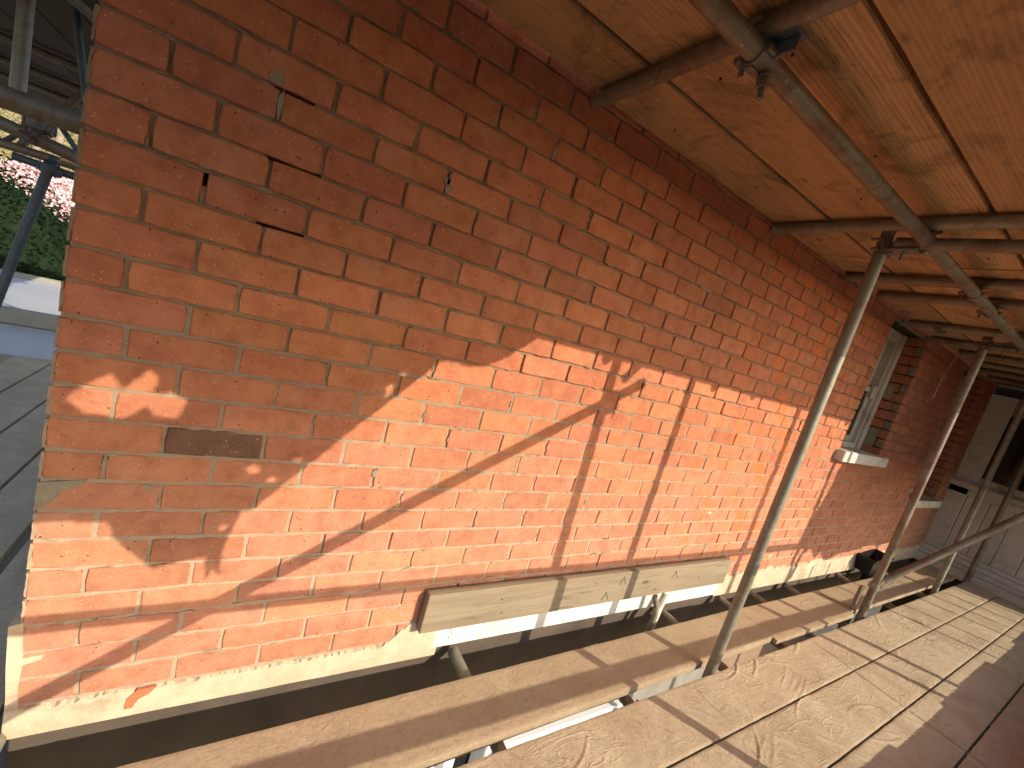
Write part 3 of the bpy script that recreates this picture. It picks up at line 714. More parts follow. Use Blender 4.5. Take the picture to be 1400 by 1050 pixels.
# rail sloping up from the second upright
A = Vector((4.50, -0.42, -1.43)); B = Vector((4.955, -0.872, -0.615)); Dv = (B - A)
A0 = A + Vector((0.02, -0.06, 0.0))
tube('scaffold_brace', A + Vector((0.05, -0.03, 0.03)), A + Dv * 1.25, 'slanting tube rising to the right from the foot of the second upright', M_TUBER, 'scaffold brace')
coupler((4.50, -0.437, -1.44), (0, 0, 1), (4.545, -0.475, -1.36), Dv, 'coupler joining the slanting brace to the second upright near the boards', None, M_TUBE)
ct = [(2.515, 'coupler under the overhead ledger at the top of the nearest upright'), (4.50, 'coupler under the overhead ledger at the top of the second upright'),
      (6.22, 'shaded coupler at the top of the left far upright'), (7.35, 'shaded coupler at the top of the farthest upright')]
for x, lab in ct:
    coupler((x, PY - .01, LZ - 0.028), (0, 0, 1), (x + .01, LY, LZ), (1, 0, 0), lab, None)
    e = empty('swivel_plate', (x, -0.53, LZ - .02), 'flat steel coupler plate spanning from the upright to the ledger at x %d' % 0 if False else lab.replace('coupler', 'steel strap plate'), 'clamp')
    k = MB(); k.box(x - .034, x + .03, LY + .012, PY + .03, LZ - .040, LZ - .026, .004); part('plate', k, M_FIT, e)
    for sgn in (-.028, .03):
        k = MB(); k.tube((x + sgn, PY + .04, LZ + .006), (x + sgn - .001, PY - .01, LZ + .006), 0.007, 8, hollow=False); part('bolt', k, M_FIT, e)
    k = MB(); k.tube((x - .01, LY + .06, LZ - .075), (x - .01, LY + .06, LZ - .03), 0.006, 8, hollow=False); part('bolt', k, M_FIT, e)
coupler((1.22, LY, TZ), (0, 1, 0), (1.235, LY, LZ - .001), (1, 0, 0), 'rusty coupler with a hanging bolt, clamping the nearest cross tube to the overhead ledger', None)
# flat strap rising over the ledger at the first coupler
e = empty('coupler_strap', (1.235, LY, LZ), 'curved steel strap with threaded bolt and nut wrapped round the overhead ledger', 'clamp')
st = MB(); ring = []
for i in range(13):
    a = math.radians(-100 + i * 20); ring.append((1.235, LY + 0.031 * math.cos(a), LZ + 0.031 * math.sin(a)))
for j in range(12):
    p0, p1 = ring[j], ring[j + 1]
    d0 = (Vector(p0) - Vector((1.235, LY, LZ))).normalized() * .004; d1 = (Vector(p1) - Vector((1.235, LY, LZ))).normalized() * .004
    h = 0.020
    vs = [(x + sx * h, y + o[1] * s2, z + o[2] * s2) for (x, y, z), o in ((p0, d0), (p1, d1)) for sx in (-1, 1) for s2 in (0, 1)]
    st.add(vs, [(0, 1, 3, 2), (4, 6, 7, 5), (0, 4, 5, 1), (2, 3, 7, 6), (0, 2, 6, 4), (1, 5, 7, 3)])
part('strap', st, M_FIT, e)
k = MB(); k.box(1.222, 1.268, LY - .085, LY - .024, LZ + .022, LZ + .029, .002); k.box(1.240, 1.247, LY - .080, LY - .026, LZ - .010, LZ + .022, .002); part('flap', k, M_BLUE, e)
k = MB(); k.tube((1.262, LY - .018, LZ - .085), (1.262, LY + .0, LZ + .01), 0.0068, 10, hollow=False); part('bolt', k, M_FIT, e)
k = MB(); k.tube((1.262, LY - .014, LZ - .060), (1.262, LY - .011, LZ - .042), 0.0135, 6, hollow=False); part('nut', k, M_FIT, e)
k = MB(); k.tube((1.262, LY - .012, LZ - .040), (1.262, LY - .010, LZ - .035), 0.017, 14, hollow=False); part('washer', k, M_FIT, e)
for x, lab in [(3.25, 'band coupler on the ledger beyond the nearest upright, first of two close together'), (3.62, 'band coupler on the ledger beyond the nearest upright, second of two close together'),
               (4.98, 'band coupler on the overhead ledger just past the second upright'), (5.95, 'small coupler on the far part of the overhead ledger')]:
    coupler((x, LY, TZ), (0, 1, 0), (x + .01, LY, LZ), (1, 0, 0), lab, None)
coupler((4.42, -0.2, TZ), (0, 1, 0), (4.47, -0.2, TZ - .01), (0, 1, 0), 'small coupler clamped on the cross tube over the window head', None)
# tubes under the walking boards
UZ = FZ - 0.038 - 0.0255
us = [(1.312, -0.0, 'bright capped tube end poking from under the inner board, nearest the camera'), (2.70, -0.0, 'brown tube end under the inner board below the right end of the timber'),
      (3.33, -0.01, 'tube end under the inner board just left of the foot of the nearest upright'), (3.72, -0.02, 'thin tube crossing the gap just right of the nearest upright'),
      (4.25, 0.0, 'dark tube end leaning on the wall foot between the two near uprights'), (5.25, 0.0, 'dark tube end leaning on the wall foot beside the second upright'),
      (6.1, 0.0, 'far tube end crossing the gap under the boards')]
for i, (x, ya, lab) in enumerate(us):
    tube('under_board_transom', (x, ya, UZ), (x, -1.45, UZ), lab, M_TUBE if i == 0 else M_TUBER, 'scaffold transom')
tube('under_board_ledger', (-1.5, PY - .055, UZ - .05), (7.5, PY - .055, UZ - .05), 'tube running along under the edge of the walking boards', M_TUBE, 'scaffold ledger')
coupler((1.92, PY - .03, UZ + .01), (0, 1, 0), (1.92, PY - .045, UZ - .04), (1, 0, 0), 'dark coupler showing in the gap between the boards left of the nearest upright', None)
tube('under_board_transom', (1.97, -0.30, UZ), (1.97, -1.4, UZ), 'tube under the boards at the coupler in the gap', M_TUBE, 'scaffold transom')
# base fitting lying against pole 2
q = MB(); q.box(4.43, 4.47, -0.40, -0.375, FZ, FZ + 0.20, .004)
tag(part('rusty_batten', q, M_BARK, None), 'rusty orange strip standing against the wall side of the second upright', 'strip')
# black hopper behind pole 2
hp = empty('black_rainwater_hopper', (5.75, -0.08, -1.62), 'black plastic rainwater hopper against the wall foot behind the second upright', 'hopper')
q = MB(); q.add([(5.52, -.15, -1.53), (5.98, -.15, -1.50), (5.98, -.012, -1.50), (5.52, -.012, -1.53), (5.60, -.13, -1.68), (5.90, -.13, -1.68), (5.90, -.012, -1.68), (5.60, -.012, -1.68)],
               [(0, 1, 5, 4), (1, 2, 6, 5), (2, 3, 7, 6), (3, 0, 4, 7), (4, 5, 6, 7)]); part('bowl', q, M_DARK, hp)
q = MB(); q.box(5.50, 6.0, -.165, -.15, -1.53, -1.51, .004); q.box(5.50, 5.52, -.15, -.012, -1.53, -1.51, .004); q.box(5.98, 6.0, -.15, -.012, -1.53, -1.51, .004); part('rim', q, M_DARK, hp)
q = MB(); q.tube((5.75, -.08, -1.68), (5.75, -.08, -2.4), 0.034, 16); part('downpipe', q, M_DARK, hp, True, .7)

# hanging cable
q = MB(); A = Vector((5.35, -0.13, 0.46)); pts = []
for i in range(15):
    t = i / 14; pts.append((5.35 - 0.02 * t - .10 * math.sin(t * 2.2), -0.13 + .01 * t, 0.46 - 0.42 * t))
q.path(pts, 0.0035, 6)
tag(part('hanging_cable', q, M_WPAINT, None, True), 'thin pale cable hanging in a loose curve from an overhead tube beside the second upright', 'cable')

# outer side of the scaffold (behind and right of the camera): standards, rails, toe board
OY = -1.50
tube('outer_standard', (2.735, OY, -4.6), (2.56, OY, 0.62), 'outer upright tube behind the camera position, leaning slightly', M_TUBE, 'scaffold standard')
tube('outer_standard', (4.27, OY, -4.6), (4.26, OY, 0.62), 'outer upright tube opposite the second inner upright', M_TUBE, 'scaffold standard')
tube('outer_standard', (4.57, OY - .05, -4.6), (4.57, OY - .05, 0.45), 'outer upright tube beside the added shadow bars', M_TUBE, 'scaffold standard')
tube('guard_rail', (-1.6, OY + .05, -0.53), (6.3, OY + .05, -0.53), 'upper guard rail tube along the outer edge', M_TUBE, 'guard rail')
tube('guard_rail', (-1.6, OY + .05, -1.005), (7.3, OY + .05, -1.03), 'lower guard rail tube along the outer edge', M_TUBE, 'guard rail')
tube('outer_brace', (2.80, OY - .05, 0.50), (0.30, OY - .05, -1.10), 'long diagonal brace tube on the outer face', M_TUBE, 'scaffold brace')
coupler((2.63, OY - .05, 0.36), (0, 0, 1), (2.63, OY - .05, 0.40), (.84, 0, .53), 'outer coupler at the head of the long brace', None)
tbm = MB(); rt = random.Random(4); x = -1.6
while x < 7.4:
    w = rt.uniform(0.25, .9); tbm.box(x, min(x + w, 7.4), OY + .012, OY + .05, FZ + .002, FZ + .255 + rt.uniform(-.012, .012)); x += w
tag(part('toe_board', tbm, M_PLANK, None), 'toe board standing on edge along the outer side of the deck', 'toe board')
gp = empty('shadow_bars', (5.8, OY, FZ), 'added unseen upright bars on the outer edge, casting the deck stripes', 'shadow bars')
for x in (5.52, 5.66 + .2, 6.30, 6.62, 6.95, 7.32, 7.65):  # bars added to throw the stripe shadows on the deck
    q = MB(); q.tube((x, OY - .02, FZ + .02), (x, OY - .02, -0.70), 0.012, 8, hollow=False); part('bar', q, M_TUBE, gp)
# added unseen sheets behind the camera, outlined to cast the shade on the wall
DY = -1.60; dd = -DY
def sh(pts): return [(x - AX * dd, z + SZ * dd) for x, z in pts]
rs = random.Random(21)
def ragged(poly, amp=0.006, step=0.03):
    out = []
    for (a, b) in zip(poly, poly[1:] + poly[:1]):
        n = max(1, int(math.dist(a, b) / step))
        for i in range(n):
            t = i / n; out.append((a[0] + (b[0] - a[0]) * t + rs.uniform(-amp, amp), a[1] + (b[1] - a[1]) * t + rs.uniform(-amp, amp)))
    return out
edge = [(1.325, -0.305), (1.296, -0.318), (1.233, -0.380), (1.158, -0.446), (1.09, -0.488), (1.024, -0.505), (0.965, -0.502), (0.913, -0.512), (0.665, -0.803), (0.455, -1.060), (0.43, -1.06), (0.415, -1.12),
        (0.40, -1.20), (0.41, -1.28), (0.385, -1.25), (0.37, -1.29), (0.36, -1.21), (0.30, -1.225), (0.236, -1.245), (0.19, -1.20), (0.144, -1.151), (0.13, -1.10), (0.05, -1.096), (-0.3, -1.09), (-1.6, -1.09)]
spot = [(0.022, -0.77), (0.06, -0.725), (0.095, -0.70), (0.12, -0.735), (0.165, -0.675), (0.185, -0.70), (0.175, -0.735), (0.215, -0.73), (0.250, -0.745), (0.235, -0.80), (0.185, -0.800), (0.17, -0.775), (0.13, -0.81), (0.06, -0.808)]
# sheet as a fine grid with cells removed where light comes through
def inside(p, poly):
    c = False; x, z = p
    for (x1, z1), (x2, z2) in zip(poly, poly[1:] + poly[:1]):
        if (z1 > z) != (z2 > z) and x < (x2 - x1) * (z - z1) / (z2 - z1) + x1: c = not c
    return c
outline = edge + [(-1.6, -0.30)]
holes = [spot] + [blob(cx, cz, rx, rz, s_) for cx, cz, rx, rz, s_ in [(0.443, -0.925, .026, .016, 31), (0.553, -0.885, .018, .010, 32), (0.80, -0.575, .012, .008, 33), (0.765, -0.635, .014, .028, 34), (0.495, -0.955, .016, .010, 35), (0.39, -1.115, .012, .012, 36)]]
def grid_sheet(name, outline, holes, x0, x1, z0, z1, cell, label):
    mb = MB(); nx = int((x1 - x0) / cell); nz = int((z1 - z0) / cell); ids = {}
    def vid(i, j, s):
        if (i, j, s) not in ids:
            x = x0 + i * cell; z = z0 + j * cell
            ids[(i, j, s)] = len(mb.v); mb.v.append((x - AX * dd, DY + 0.012 * math.sin(x * 9) + s * 0.002, z + SZ * dd))
        return ids[(i, j, s)]
    on = set()
    for i in range(nx):
        for j in range(nz):
            c = (x0 + (i + .5) * cell, z0 + (j + .5) * cell)
            if inside(c, outline) and not any(inside(c, h) for h in holes): on.add((i, j))
    for (i, j) in on:
        for s in (0, 1): mb.f.append((vid(i, j, s), vid(i + 1, j, s), vid(i + 1, j + 1, s), vid(i, j + 1, s))); mb.t.append(None)
        for (a, b, c, d, ni, nj) in ((i, j, i + 1, j, i, j - 1), (i, j + 1, i + 1, j + 1, i, j + 1), (i, j, i, j + 1, i - 1, j), (i + 1, j, i + 1, j + 1, i + 1, j)):
            if (ni, nj) not in on: mb.f.append((vid(a, b, 0), vid(c, d, 0), vid(c, d, 1), vid(a, b, 1))); mb.t.append(None)
    mb.noflip = True
    return tag(part(name, mb, M_SHEET, None), label, 'dust sheet')
grid_sheet('shade_caster_sheet', outline, holes, -1.6, 1.33, -1.31, -0.30, 0.006, 'added unseen sheet behind the camera, cut to cast the slanting wall shade')
out2 = [(4.35, -0.25), (4.38, -0.55), (4.36, -0.85), (4.30, -1.05), (4.23, -1.22), (4.20, -1.34), (4.24, -1.40), (4.32, -1.37), (4.40, -1.46), (4.46, -1.42), (4.55, -1.47), (4.62, -1.52), (4.70, -1.46), (4.80, -1.53), (4.90, -1.56), (5.05, -1.53), (5.2, -1.50), (5.8, -1.47), (6.5, -1.46), (6.9, -1.60), (7.1, -1.95), (8.6, -2.05), (8.6, -0.25)]
grid_sheet('shade_caster_sheet', out2, [], 4.18, 8.6, -2.06, -0.25, 0.014, 'added unseen sheet opposite the bay, cut to shade the right end of the wall')

# ------------------------------------------------------------------ walking boards
def creases(x0, x1, y0, y1, seed, density):
    r = random.Random(seed); out = []
    for _ in range(int((x1 - x0) * density)):
        x = r.uniform(x0, x1); y = r.uniform(y0, y1); a = math.radians(r.choice([-55, -62, -48, 25, -70, -35]) + r.gauss(0, 10))
        ln = r.uniform(0.08, 0.40); hgt = r.uniform(0.0014, 0.0048); w = r.uniform(0.0032, 0.0085); cv = r.uniform(-2.2, 2.2)
        out.append((x, y, math.cos(a), math.sin(a), ln, hgt, w, cv))
        if r.random() < 0.28:                      # a fan of neighbouring wrinkles
            for q in range(r.randint(3, 8)):
                da = a + r.gauss(0, .10); o = (q + 1) * r.uniform(0.010, 0.024)
                out.append((x - math.sin(a) * o, y + math.cos(a) * o, math.cos(da), math.sin(da), ln * r.uniform(.4, 1), hgt * r.uniform(.5, 1.1), w * r.uniform(.6, 1), cv))
    return out
def deck_board(name, x0, x1, y0, y1, zt, label, m, cell, density, seed, tilt=0.0, group=None, th=0.038, skew=0.0):
    cs = creases(x0, x1, y0, y1, seed, density)
    nx = max(2, int((x1 - x0) / cell)); ny = max(2, int((y1 - y0) / cell))
    H = [[0.0] * (ny + 1) for _ in range(nx + 1)]
    dx = (x1 - x0) / nx; dy = (y1 - y0) / ny
    for (cx, cy, ca, sa, ln, hg, w, cv) in cs:
        R_ = ln / 2 + 0.02
        for i in range(max(0, int((cx - R_ - x0) / dx)), min(nx, int((cx + R_ - x0) / dx)) + 1):
            for j in range(max(0, int((cy - R_ - y0) / dy)), min(ny, int((cy + R_ - y0) / dy)) + 1):
                px = x0 + i * dx - cx; py = y0 + j * dy - cy
                u = px * ca + py * sa; v = -px * sa + py * ca - cv * u * u
                if abs(u) > ln / 2: continue
                f = 1 - (2 * u / ln) ** 2
                H[i][j] += hg * f * (math.exp(-(v / w) ** 2) - 0.35 * math.exp(-((v - 1.6 * w) / w) ** 2))
    vs = []; fs = []
    for i in range(nx + 1):
        for j in range(ny + 1):
            x = x0 + i * dx; y = y0 + j * dy; e = 0.0
            if j in (0, ny) or i in (0, nx): e = -0.0018
            z = zt + H[i][j] + e + 0.0012 * noise.noise(Vector((x * 6, y * 9, seed))) + tilt * (y - (y0 + y1) / 2)
            yy = y + skew * (x - x0)
            if j in (0, ny): yy += 0.0015 * noise.noise(Vector((x * 12, j, seed)))
            vs.append((x, yy, z))
    for i in range(nx):
        for j in range(ny): a = i * (ny + 1) + j; fs.append((a, a + ny + 1, a + ny + 2, a + 1))
    top = MB(); top.add(vs, fs)
    # skirt
    ringi = [i * (ny + 1) for i in range(nx + 1)] + [nx * (ny + 1) + j for j in range(1, ny + 1)] + [i * (ny + 1) + ny for i in range(nx - 1, -1, -1)] + [j for j in range(ny - 1, 0, -1)]
    nb = len(top.v)
    for q in ringi: v = vs[q]; top.v.append((v[0], v[1], zt - th))
    L_ = len(ringi)
    for i in range(L_): k = (i + 1) % L_; top.f.append((ringi[i], ringi[k], nb + k, nb + i)); top.t.append(None)
    top.f.append(tuple(range(nb, nb + L_))[::-1]); top.t.append(None)
    cxm = Vector((x0, y0, zt)); top.v = [(a - cxm.x, b - cxm.y, c - cxm.z) for a, b, c in top.v]
    o = link(name, top.mesh(name, m, True, 0.9), None, cxm)
    return tag(o, label, 'scaffold board', group)
rows = [(-0.478, -0.710), (-0.720, -0.948), (-0.958, -1.181), (-1.191, -1.44)]
names = ['dusty tan deck board beside the gap at the uprights', 'dusty tan deck board, second from the gap', 'dusty tan deck board, third from the gap, partly in shade', 'shaded brown deck board along the outer edge']
for i, (ya, yb) in enumerate(rows):
    dn = (17, 16, 14, 4)[i]
    deck_board('deck_board', -0.5 if i else 0.2, 3.53, yb, ya, FZ + rr.uniform(-.001, .001), names[i] + ', nearer length', M_DECK, 0.0055, dn, 100 + i)
    deck_board('deck_board', 3.537, 7.40, yb, ya, FZ + rr.uniform(-.001, .001), names[i] + ', farther length towards the bay', M_DECK, 0.0085, dn * .8, 120 + i)
deck_board('inner_board', -0.5, 3.235, -0.452, -0.215, FZ + .001, 'narrow inner board between wall and uprights, nearest length with long shadow stripe', M_DECK2, 0.0075, 3, 140, 0.0, None, 0.038, 0.014)
deck_board('inner_board', 3.245, 4.40, -0.425, -0.165, FZ - .004, 'short inner board with a scuffed corner, between the two near uprights', M_DECK2, 0.0075, 10, 141, 0, None, 0.03, 0.0)
deck_board('inner_board', 4.41, 7.3, -0.400, -0.17, FZ + .001, 'far inner board with barred shadows behind the second upright', M_DECK2, 0.01, 6, 142, 0, None, 0.038, 0.0)

# ------------------------------------------------------------------ boards overhead
ys = [-0.006, -0.250, -0.508, -0.762, -1.016, -1.268, -1.46]
ol = ['overhead plank tight against the brick wall', 'overhead plank second from the wall', 'overhead plank directly above the ledger tube', 'overhead plank just right of the ledger tube', 'overhead plank second from the outer edge', 'outermost overhead plank']
rp = random.Random(8)
def plank(name, x0, x1, y0, y1, z, m, label, seed, th=0.038):
    r = random.Random(seed); nx = max(2, int((x1 - x0) / 0.06)); vs = []; fs = []
    sec = lambda x: [(y0 + .0035 + .003 * noise.noise(Vector((x * 5, seed, 1))), z), (y1 - .0035 + .003 * noise.noise(Vector((x * 5, seed, 2))), z), (y1 - .0005 + .003 * noise.noise(Vector((x * 5, seed, 2))), z + .006),
                     (y1 - .001, z + th), (y0 + .001, z + th), (y0 + .0005 + .003 * noise.noise(Vector((x * 5, seed, 1))), z + .006)]
    for i in range(nx + 1):
        x = x0 + (x1 - x0) * i / nx; s = sec(x); dz = 0.0012 * noise.noise(Vector((x * 2, seed, 5)))
        vs += [(x, a, b + dz) for a, b in s]
    for i in range(nx):
        for j in range(6): k = (j + 1) % 6; fs.append((i * 6 + j, i * 6 + k, i * 6 + 6 + k, i * 6 + 6 + j))
    fs += [tuple(range(6)), tuple(nx * 6 + j for j in range(6))]
    mb = MB(); mb.add(vs, fs); c = Vector((x0, y0, z)); mb.v = [(a - c.x, b - c.y, d - c.z) for a, b, d in mb.v]
    return tag(link(name, mb.mesh(name, m), None, c), label, 'scaffold board')
for i in range(6):
    g0, g1 = ys[i + 1] + 0.006, ys[i] - 0.006
    jx = [3.05, 3.45, 3.1, 3.3, 3.02, 3.4][i]
    if i == 0:
        plank('overhead_board', -0.45, 1.21, g0, -0.022, CZ + .001, M_PLANK, ol[0] + ', nearest length with daylight slit beside it', 200)
        plank('overhead_board', 1.215, jx, g0, -0.004, CZ + .001, M_PLANK, ol[0] + ', middle length', 206)
    else:
        plank('overhead_board', -0.45, jx, g0, g1, CZ + rp.uniform(0, .004), M_PLANK, ol[i] + ', nearer length', 200 + i)
    plank('overhead_board', jx + .01, 7.55, g0, g1 if i else -.02, CZ + rp.uniform(0, .004), M_PLANK, ol[i] + ', farther length', 210 + i)

rn = random.Random(12)
q = MB()
for xx in (0.4, 1.5, 2.1, 2.9, 3.9):
    for yy in (-.12, -.38, -.63, -.89, -1.14):
        a_ = xx + rn.uniform(-.2, .2); b_ = yy + rn.uniform(-.06, .06); q.tube((a_, b_, CZ - .0015), (a_, b_, CZ + .004), .0035, 8, hollow=False)
tag(part('nail_heads', q, M_DARK, None), 'small dark nail heads scattered over the undersides of the overhead planks', 'nails', None, 'stuff')
q = MB(); q.box(-0.45, 7.55, -1.44, -0.07, CZ + .046, CZ + .058)  # added unseen cover that keeps sky light out of the plank gaps
tag(part('gap_blocker_sheet', q, M_SHEET, None), 'added sheet over the overhead planks, blocking the sky in their gaps', 'sheet')
# ------------------------------------------------------------------ round the left corner
X0 = -0.03
lb = [(-0.24, -0.03), (-0.455, -0.27), (-0.675, -0.465), (-0.905, -0.685), (-1.14, -0.915)]
for i, (a, b) in enumerate(lb):
    r = random.Random(i)
    y1 = 3.46 if i != 1 else 3.2
    mb = deck_board('return_board', a + .003, b - .003, 0.05 if i else -.15, y1, FZ - .002, 'grey shaded walking board beyond the wall corner, number %s from the corner' % ('one two three four five'.split()[i]), M_DECK, 0.02, 30, 160 + i)
for i in range(9):
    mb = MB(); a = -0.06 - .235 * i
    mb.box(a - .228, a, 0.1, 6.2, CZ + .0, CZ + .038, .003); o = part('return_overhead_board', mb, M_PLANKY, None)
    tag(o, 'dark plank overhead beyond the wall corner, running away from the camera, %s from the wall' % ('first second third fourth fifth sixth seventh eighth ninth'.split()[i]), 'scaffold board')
tube('return_standard', (-0.551, 1.345, -0.02), (-0.551, 1.345, 0.52), 'thick looking upright tube at the top left corner, nearest beyond the wall corner', M_TUBE, 'scaffold standard')
# trim: the upright stops on the lattice girder in the photograph
def lattice(y, xa, xb, zt, zb, label):
    e = empty('lattice_girder', ((xa + xb) / 2, y, zb), label, 'lattice girder')
    for z in (zt, zb):
        q = MB(); q.tube((xa, y, z), (xb, y, z), 0.024, 16); part('chord', q, M_TUBER, e, True, .7)
    n = int((xb - xa) / 0.36); s = (xb - xa) / n
    for i in range(n):
        q = MB(); x = xa + i * s; q.tube((x, y, zb), (x + s / 2, y, zt), 0.014, 10, hollow=False); q.tube((x + s / 2, y, zt), (x + s, y, zb), 0.014, 10, hollow=False); part('diagonal', q, M_BLUE, e, True)
    return e
tube('return_transom', (-0.018, -0.75, UZ + .035), (-0.018, -0.03, UZ + .035), 'tube end under the boards at the bottom left corner of the view', M_TUBE, 'scaffold transom')
tube('return_brace', (-0.95, 1.0, 0.50), (-0.40, 0.75, 0.36), 'dark tube crossing the very top left corner', M_TUBER, 'scaffold brace')
tube('return_brace', (-0.36, 1.9, -0.10), (-0.10, 2.1, 0.46), 'dark tube slanting up beside the wall corner behind the horizontal tube', M_BLUE, 'scaffold brace', None, 0.02)
tube('return_brace', (-0.95, 2.6, -0.14), (-0.62, 2.62, 0.46), 'dark tube leaning behind the top left upright', M_TUBER, 'scaffold brace', None, 0.02)
tube('return_standard', (-0.62, 2.75, -0.60), (-0.60, 2.75, 0.47), 'shaded upright stub behind the girder above the blossom', M_BLUE, 'scaffold standard')
coupler((-0.44, 1.15, -0.145), (1, 0, -.17), (-0.44, 1.19, -0.10), (0, 0, 1), 'dark coupler on the sloping brown tube at the left edge', None)
lattice(2.35, -2.4, -0.2, 0.075, -0.16, 'brown lattice girder crossing the gap at the left edge, above the flowers')
tube('return_ledger', (-1.2, 0.42, -0.115), (0.03, 0.42, -0.118), 'horizontal brown tube crossing the left edge just behind the wall corner', M_TUBER, 'scaffold ledger', None, 0.029)
tube('return_ledger', (-1.0, 1.15, -0.05), (0.0, 1.15, -0.225), 'thinner brown tube sloping slightly below the horizontal one at the left edge', M_TUBER, 'scaffold ledger')
tube('return_brace', (-0.50, 1.6, 0.50), (-0.42, 1.7, -0.02), 'thin dark tube slanting down beside the top left upright', M_BLUE, 'scaffold brace', None, 0.0145)
tube('return_ledger', (-0.62, 0.7, 0.44), (-0.10, 2.6, 0.44), 'brown tube slanting across under the dark planks at top left', M_TUBER, 'scaffold ledger')
tube('return_standard', (-0.635, 2.0, -0.21), (-0.96, 2.05, -1.9), 'leaning dark tube in front of the hedge at the left edge', M_BLUE, 'scaffold brace', None, 0.022)
coupler((-0.64, 2.0, -0.23), (0.16, 0, 1), (-0.64, 2.04, -0.21), (1, 0, 0), 'dark blue coupler at the head of the leaning tube in front of the pink blossom', None, M_BLUE)
tube('return_transom', (-0.78, 2.04, -0.215), (-0.35, 2.04, -0.235), 'short dark blue tube held by the coupler above the hedge', M_BLUE, 'scaffold transom', None, 0.02)
for i, y in enumerate((2.9, 3.7, 4.5)):
    tube('return_transom', (-3.2, y, 0.47), (-0.05, y, 0.47), 'shaded cross tube under the far planks at top left, %s back' % ('first second third'.split()[i]), M_TUBER, 'scaffold transom')
# roofs beyond the boards
q = MB(); q.box(-4.5, 0.5, 3.50, 4.60, -1.78, -1.70, .01)
rf = empty('flat_roof', (-1.5, 4.0, -1.7), 'pale grey flat roof beyond the boards at the left edge, the lower of two', 'roof'); part('sheet', q, M_ROOFW, rf)
q = MB(); q.box(-4.5, 0.5, 3.47, 3.52, -1.95, -1.69, .006); part('edge', q, M_ROOFE, rf)
q = MB(); q.box(-4.5, 0.5, 4.68, 6.7, -1.66, -1.56, .01)
rf = empty('flat_roof', (-1.5, 6.0, -1.6), 'pale grey flat roof at the left edge, the upper one below the hedge', 'roof'); part('sheet', q, M_ROOFW, rf)
q = MB(); q.box(-4.5, 0.5, 4.60, 4.70, -1.70, -1.55, .01); part('edge', q, M_ROOFE, rf)
q = MB(); q.tube((-4.5, 6.65, -1.53), (-1.75, 6.7, -1.55), 0.05, 12, hollow=False); part('ridge', q, M_ROOFE, rf, True)

# ------------------------------------------------------------------ planting beyond
def leaves(name, m, n, size, fn, seed, parent, kind=None):
    r = random.Random(seed); mb = MB(); mb.noflip = True
    for _ in range(n):
        c = Vector(fn(r)); s = size * r.uniform(.6, 1.4)
        a = Vector((r.gauss(0, 1), r.gauss(0, 1), r.gauss(0, 1))).normalized(); b = a.orthogonal().normalized(); b.rotate(Matrix.Rotation(r.uniform(0, 6.28), 3, a))
        d = a.cross(b)
        mb.add([c - b * s, c - d * s * .5, c + b * s, c + d * s * .5], [(0, 1, 2, 3)])
    o = part(name, mb, m, parent)
    if kind: o['kind'] = kind
    return o
def hull(cx, cy, cz, rx, ry, rz, seed):
    def f(r):
        v = Vector((r.gauss(0, 1), r.gauss(0, 1), r.gauss(0, 1))).normalized()
        k = r.uniform(.82, 1.03) * (1 + .18 * noise.noise(v * 2.3 + Vector((seed, 0, 0))))
        return (cx + v.x * rx * k, cy + v.y * ry * k, cz + v.z * rz * k)
    return f
hd = empty('hedge', (-4.5, 11.0, -3.9), 'dark green clipped hedge below the pink blossom at the left edge', 'hedge')
q = MB(); bm_v = []
for i in range(13):
    for j in range(9):
        a = 6.283 * i / 12; bb = -1.57 + 3.1416 * j / 8
        q.v.append((-4.9 + 2.3 * math.cos(a) * math.cos(bb), 11 + 1.2 * math.sin(a) * math.cos(bb), -1.9 + 1.6 * math.sin(bb)))
for i in range(12):
    for j in range(8): a = i * 9 + j; q.f.append((a, a + 9, a + 10, a + 1)); q.t.append(None)
part('inner_mass', q, M_LEAF, hd)
lv = leaves('foliage', M_LEAF, 14000, 0.045, hull(-4.9, 11, -1.9, 2.5, 1.4, 1.8, 1), 1, hd, 'stuff')
pk = empty('blossom_shrub', (-5.0, 13.0, -3.5), 'pink and white blossom bush above the dark hedge at the left edge', 'shrub')
def pinkf(r): return (r.uniform(-9.0, -2.2), r.uniform(12.4, 14.0), 0) 
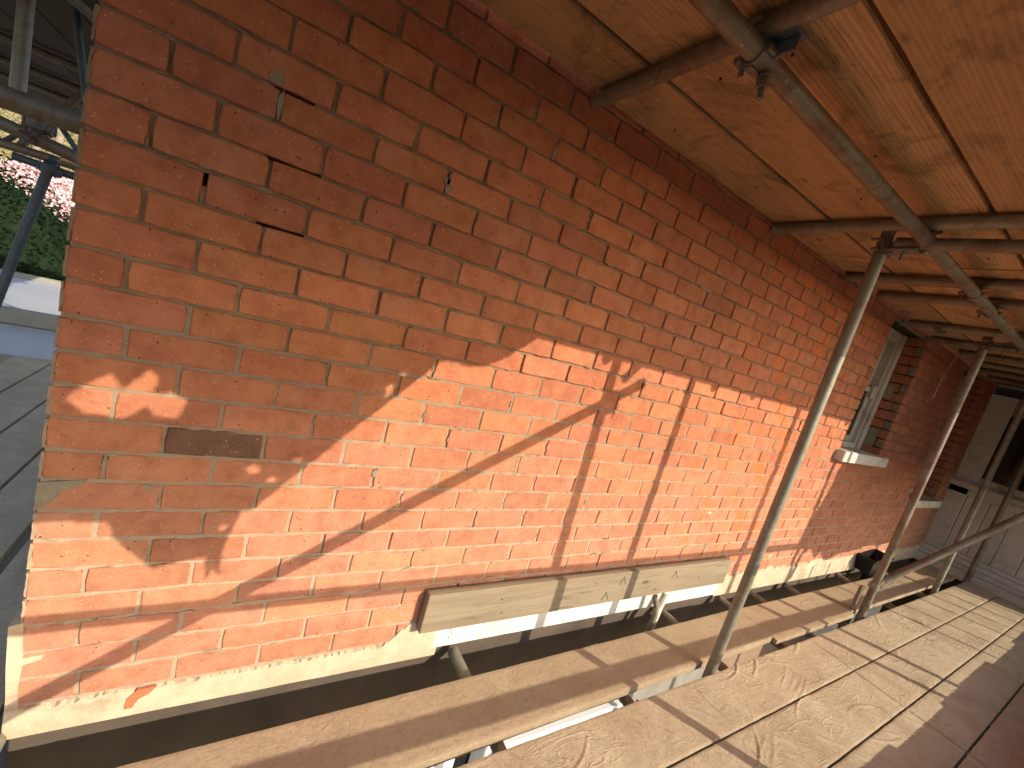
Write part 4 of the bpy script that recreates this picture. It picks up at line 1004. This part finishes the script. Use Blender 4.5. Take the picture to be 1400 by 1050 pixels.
def pf(r):
    x = r.uniform(-9, -2.0); y = r.uniform(12.5, 14.5); return (x, y, -0.9 + (y - 12.5) * 0.45 + 0.35 * noise.noise(Vector((x, y, 2))) + r.uniform(-.12, .12))
leaves('blossom', M_PINK, 12000, 0.055, pf, 2, pk, 'stuff')
def gf(r):
    x = r.uniform(-9, -2.0); y = r.uniform(12.5, 14.5); return (x, y, -1.15 + (y - 12.5) * 0.45 + r.uniform(-.2, .12))
leaves('foliage', M_LEAF, 4000, 0.06, gf, 3, pk, 'stuff')
gb = MB(); gb.noflip = True; r = random.Random(6)
for _ in range(9000):
    x = r.uniform(-12, -2); y = r.uniform(14.5, 19); z = -0.6 + (y - 14.5) * 0.75 + r.uniform(-.1, .3)
    a = r.gauss(0.9, .5); ln = r.uniform(.25, .6); dx = math.cos(a) * ln; dz = math.sin(a) * ln * .6
    gb.add([(x, y, z), (x + .02, y, z - .01), (x + dx, y - r.uniform(0, .3), z + dz)], [(0, 1, 2)])
tag(part('dry_grass_bank', gb, M_STRAW, None), 'straw coloured dry grass bank behind the blossom at the left edge', 'grass', None, 'stuff')
bk = MB(); bk.v = [(-20, 14.4, -1.2), (6, 14.4, -1.2), (6, 21, 4.0), (-20, 21, 4.0)]; bk.f = [(0, 1, 2, 3)]; bk.t = [None]
tag(link('bank', bk.mesh('bank', M_STRAW)), kind='structure')
for i, (x, y, lab) in enumerate([(-4.35, 14.6, 'slim pale tree trunk behind the blossom, left one'), (-3.6, 14.8, 'slim pale tree trunk behind the blossom, right one'), (-4.9, 15.2, 'slim tree trunk at the far left behind the blossom')]):
    e = empty('tree', (x, y, -1.2), lab, 'tree')
    q = MB(); q.tube((x, y, -1.2), (x + .1, y, 1.2), .08, 10, hollow=False); q.tube((x + .1, y, 1.2), (x + .5, y + .2, 3.4), .05, 8, hollow=False); part('trunk', q, M_BARK, e, True)
    q = MB()
    for j in range(9):
        rj = random.Random(i * 10 + j); z = rj.uniform(.4, 3); q.tube((x + .1, y, z), (x + rj.uniform(-1.2, 1.2), y + rj.uniform(-.5, .5), z + rj.uniform(.5, 1.3)), .018, 6, hollow=False)
    part('branches', q, M_BARK, e, True)
